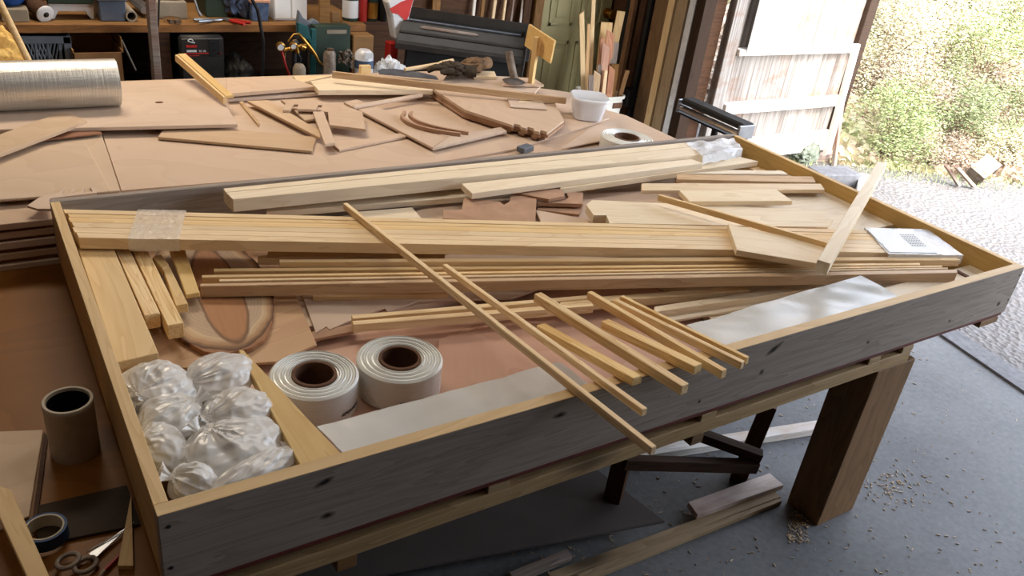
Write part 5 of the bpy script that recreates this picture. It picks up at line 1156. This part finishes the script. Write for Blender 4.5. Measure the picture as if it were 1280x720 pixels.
z0_ = D((950, 62)).z; dp('white_panel', (D((925, 62)).x, D((978, 62)).x, yd-.06, yd-.0505, z0_, z0_+.62), 'white_paint')
for z in (.35, 1.9): dp('hinge', (xl-.11, xl+.22, yd-.034, yd-.0285, z, z+.05), 'rust', .001)
stt = upright('leaning_stud', 'pale stud leaning against the free edge of the open barn door', 'stud', W((1071, 55), Y=2.42), W((1033, 192), Y=2.40), .045, .03, 'white_wood')
stt.matrix_basis = stt.matrix_basis
upright('leaning_stud', 'brown stake standing right of the leaning pale stud', 'stake', W((1052, 130), Y=2.5), W((1042, 208), Y=2.36), .03, .025, 'grey_wood')
poly('grey_plank', 'grey plank lying on the ground at the foot of the open barn door', 'plank', [(1005, 195), (1040, 193), (1040, 188), (1005, 189)], .05, .05, 'grey_wood')
c = W((1004, 201), .0); t2 = thing('tarp_bundle', 'crumpled pale green tarp on the ground below the open door', 'tarp', (c.x, c.y, 0)); bm = blob(bmesh.new(), (0, 0, .06), (.10, .08, .08), .3, 3, 4, 33., .2, flat_z=.0); link('tarp', bm, 'tarp', t2, None, True)
# concrete block and white slab at the tray's right rim
q = W((1042, 222), .10); t2 = thing('concrete_block', 'grey concrete block on the gravel just outside the opening', 'concrete block', (q.x, q.y, 0), -.25)
bm = B(-.16, .14, -.08, .08, 0, .15); finish(bm, .006); link('block_body', bm, 'concrete_block', t2)
poly('white_slab', 'small white slab leaning beside the concrete block', 'slab', [(1072, 236), (1092, 236), (1086, 218), (1074, 216)], .12, .10, 'white_paint')
# ================================================================ outside: gravel yard, leafy bank, brush
bm = bmesh.new(); bx(bm, XW-.12, 30, -20, 20, -.2, -.004); finish(bm); struct(link('ground_gravel', bm, 'gravel'))
# the bank beyond the yard: its foot runs between two ground points seen in the photo
F0, F1 = W((1050, 212), 0), W((1290, 236), 0); fd = (F1-F0).normalized(); fnv = V((-fd.y, fd.x, 0))
if fnv.dot(V((1, 1, 0))) < 0: fnv = -fnv
def bank(u, v):
    """point on the bank: u along its foot, v up the slope"""
    h = .02*v + .62*max(0, v-.12)**1.02; p = F0 + fd*u + fnv*v*1.0; nn = noise.noise(V((p.x*1.1, p.y*1.1, 2)))*.16 + noise.noise(V((p.x*4, p.y*4, 5)))*.05
    return V((p.x, p.y, -.02 + h + nn*min(1, v*1.5)))
bm = bmesh.new(); rows = []
for i in range(91):
    rows.append([bm.verts.new(bank(-.95+10*i/90, 6*(j/60)**1.2)) for j in range(61)])
for r1, r2 in zip(rows, rows[1:]):
    for j in range(60): bm.faces.new((r1[j], r2[j], r2[j+1], r1[j+1]))
bmesh.ops.recalc_face_normals(bm, faces=bm.faces)
o = link('ground_bank', bm, 'litter', None, None, True); struct(o)
rnd = random.Random(21)
def leaf(bm, p, s, rnd):
    a = V((rnd.gauss(0, 1), rnd.gauss(0, 1), rnd.gauss(0, .7))).normalized(); x, y = frame_of(a)
    vs = [bm.verts.new(p + q) for q in (x*-s, y*s*.42, x*s, y*-s*.42)]; bm.faces.new(vs)
def brush(label, u, v, R, H, n, mat, s, seed, name='shrub', stems=44):
    r = random.Random(seed); base = bank(u, v); t = thing(name, label, 'shrub', base, 0, 'brush on the bank'); bm = bmesh.new(); cl = []
    for k in range(34): 
        a = r.uniform(0, 2*PI); rr = R*math.sqrt(r.random())*.85; cl.append(V((rr*math.cos(a), rr*math.sin(a), H*(.15+.8*r.random()))))
    for k in range(n):
        c = r.choice(cl); q = c + V((r.gauss(0, R*.15), r.gauss(0, R*.15), r.gauss(0, H*.10)))
        if q.z < 0: q.z = abs(q.z)*.4
        leaf(bm, q, s*r.uniform(.6, 1.4), r)
    link('foliage', bm, mat, t)
    bm = bmesh.new()
    for k in range(stems):
        c = r.choice(cl)*1.1; m_ = V((c.x*.3, c.y*.3, c.z*.5)); tube(bm, [V((r.uniform(-.04, .04), r.uniform(-.04, .04), -.05)), m_, c], [.007, .004, .002], 5)
    link('stem', bm, 'bark', t); return t
def uv_of(p, dist):
    q = EYE + ray(p)*dist
    d = q-F0; return d.dot(fd), d.dot(fnv)
def hit(p):
    lo = None
    for k in range(400):
        q = EYE + ray(p)*(4+.02*k); d = q-F0; u, v = d.dot(fd), d.dot(fnv)
        if v > 0 and q.z < bank(u, v).z: return u, v
    return 0, 1
spots = [((1105, 196), .34, .55, 'leaf_green', 'bright green low shrub nearest the leaning stud'), ((1085, 120), .5, .7, 'leaf_olive', 'pale olive shrub above the leaning stud'), ((1140, 150), .42, .5, 'leaf_dry', 'dry brown shrub at the foot of the bank, left of centre'), ((1150, 80), .55, .7, 'leaf_olive', 'big pale olive shrub in the middle of the bank'),
 ((1200, 178), .42, .5, 'leaf_dark', 'dark green shrub just above the metal box'), ((1215, 120), .5, .6, 'leaf_green', 'green shrub at the right middle of the bank'), ((1255, 60), .6, .7, 'leaf_dark', 'grey-green shrub at the upper right of the bank'), ((1110, 40), .6, .7, 'leaf_olive', 'pale shrub at the upper left of the bank'), ((1200, 30), .6, .7, 'leaf_olive', 'sparse pale shrub at the top of the bank'), ((1268, 150), .4, .35, 'leaf_dry', 'dry tawny shrub at the right edge of the bank'), ((1165, 205), .25, .22, 'leaf_dry', 'small dry tuft left of the metal box and its boards'), ((1250, 205), .28, .25, 'leaf_olive', 'small olive tuft right of the metal box')]
for k, (p, R, H, mt, lab) in enumerate(spots):
    u, v = hit(p); brush(lab, u, v, R, H, int(12000*R/.5), mt, .009, 100+k)
bm = bmesh.new()
for k in range(24000):
    u, v = rnd.uniform(-.9, 6), 4.2*rnd.random()**1.4; p = bank(u, v)+V((0, 0, .015*rnd.random())); leaf(bm, p, rnd.uniform(.008, .02), rnd)
o = tag(link('fallen_leaves', bm, 'leaf_dry'), 'carpet of fallen leaves covering the bank', 'leaves'); o['kind'] = 'stuff'
bm = bmesh.new()
for k in range(2600):
    u, v = rnd.uniform(-.8, 4), rnd.uniform(-.10, .16); p = bank(u, max(0, v))+fnv*min(0, v)
    h = rnd.uniform(.02, .06); a = rnd.uniform(0, 2*PI); w_ = V((math.cos(a), math.sin(a), 0))*.004
    bm.faces.new([bm.verts.new(x) for x in (p-w_, p+w_, p+V((rnd.gauss(0, .02), rnd.gauss(0, .02), h)))])
o = tag(link('grass_strip', bm, 'leaf_green'), 'strip of short grass between the gravel yard and the bank', 'grass'); o['kind'] = 'stuff'
def twig(label, pts, r, mat='bark'):
    A = []
    for p, l in pts: u, v = hit(p); A.append(bank(u, v)+V((0, 0, l)) - ray(p).normalized()*.5*0)
    tag(link('bare_branch', tube(bmesh.new(), A, r, 6), mat, None, None, True), label, 'branch', 'bare branches on the bank')
def twig2(label, pts, depth, r):
    A = [EYE + ray(p)*depth for p in pts]; tag(link('bare_branch', tube(bmesh.new(), A, r, 6), 'bark', None, None, True), label, 'branch', 'bare branches on the bank')
D0 = 5.6
twig2('long arching bare vine at the upper right of the bank', [(1180, -5), (1195, 25), (1230, 55), (1260, 90), (1278, 130)], D0+1.2, .008)
twig2('upright bare sapling in the middle of the bank', [(1158, 190), (1162, 150), (1166, 130), (1168, 60)], D0+.5, .008)
twig2('thin slanting bare twig left of the sapling', [(1135, 130), (1150, 148), (1162, 160)], D0+.45, .006)
twig2('fallen pale branch above the metal box', [(1231, 200), (1245, 198), (1258, 193)], D0+.35, .010)
twig2('thin horizontal bare twig crossing the dark green shrub', [(1172, 155), (1195, 157), (1220, 156)], D0+.5, .005)
# rusty metal box and boards on the bank
q = W((1222, 222), 0.02); t2 = thing('metal_box', 'bent grey sheet-metal box lying at the foot of the bank', 'metal box', (q.x, q.y, 0), .0)
bm = bmesh.new(); 
for a in ((-.13, .13, -.08, .10, .20, .205), (-.13, -.125, -.08, .10, .03, .20), (.125, .13, -.08, .10, .03, .2), (-.13, .13, .095, .10, .03, .20)): bx(bm, *a)
m = Matrix.Translation(V((0, 0, .02))) @ Matrix.Scale(.7, 4) @ Matrix.Rotation(-.5, 4, 'Y') @ Matrix.Rotation(.45, 4, 'X')
for v in bm.verts: v.co = m @ v.co
finish(bm, .002); link('sheet_shell', bm, 'rust', t2)
stick('weathered_board', 'weathered board leaning left of the metal box, farther one', 'board', W((1184, 205), .16), W((1200, 230), .02), 0, 0, .035, .02, 'grey_wood')
stick('weathered_board', 'weathered board leaning left of the metal box, nearer one', 'board', W((1197, 207), .17), W((1219, 232), .02), 0, 0, .035, .02, 'grey_wood')
SKY, SUN, EXPO = 1.2, 2.7, .6
FILLS = [((.5, 2.8, 2.7), (0, 0, 0), 1.3, .5, 31, (1, .86, .68)), ((1.4, .9, 2.7), (0, 0, 0), 1.3, .5, 8, (1, .95, .88)), ((-1.0, .2, 2.7), (0, 0, 0), 1.2, .4, 2., (1, .9, .78))]  # unseen ceiling fill lights, added to brighten the room
# ================================================================ light
sc = bpy.context.scene
w = bpy.data.worlds.new('world'); sc.world = w; w.use_nodes = True; wt = w.node_tree
sky = wt.nodes.new('ShaderNodeTexSky'); sky.sky_type = 'NISHITA'; sky.sun_disc = False; sky.sun_elevation = math.radians(42); sky.sun_rotation = math.radians(200)
sky.altitude = 100; sky.air_density = 1.; sky.dust_density = 2.5; sky.ozone_density = 1.
hs = wt.nodes.new('ShaderNodeHueSaturation'); hs.inputs['Saturation'].default_value = .45; wt.links.new(sky.outputs[0], hs.inputs['Color']); wt.links.new(hs.outputs[0], wt.nodes['Background'].inputs[0]); wt.nodes['Background'].inputs[1].default_value = SKY
sun = bpy.data.lights.new('sun', 'SUN'); sun.energy = SUN; sun.angle = math.radians(.6); sun.color = (1, .95, .86)
so = bpy.data.objects.new('sun', sun); C.objects.link(so)
so.rotation_euler = V((.22, .66, -.72)).to_track_quat('-Z', 'Y').to_euler()
pl = bpy.data.lights.new('opening_portal', 'AREA'); pl.shape = 'RECTANGLE'; pl.size = 2.4; pl.size_y = 4.2; pl.cycles.is_portal = True
po = bpy.data.objects.new('opening_portal', pl); C.objects.link(po); po.matrix_world = Matrix.Translation(V((XW+.13, .43, 1.21))) @ Matrix.Rotation(PI/2, 4, 'Y')
def add_fill(loc, rot, sx, sy, e, col):
    l = bpy.data.lights.new('fill_light', 'AREA'); l.shape = 'RECTANGLE'; l.size = sx; l.size_y = sy; l.energy = e; l.color = col
    o = bpy.data.objects.new('fill_light', l); C.objects.link(o); o.location = loc; o.rotation_euler = rot
for loc, rot, sx, sy, e, col in FILLS: add_fill(loc, rot, sx, sy, e, col)
sc.view_settings.view_transform = 'Standard'; sc.view_settings.look = 'None'; sc.view_settings.gamma = 1; sc.view_settings.use_curve_mapping = False
sc.view_settings.exposure = EXPO
sc.cycles.max_bounces = 8; sc.cycles.diffuse_bounces = 5; sc.cycles.glossy_bounces = 4; sc.cycles.transparent_max_bounces = 10
sc.cycles.sample_clamp_indirect = 6.
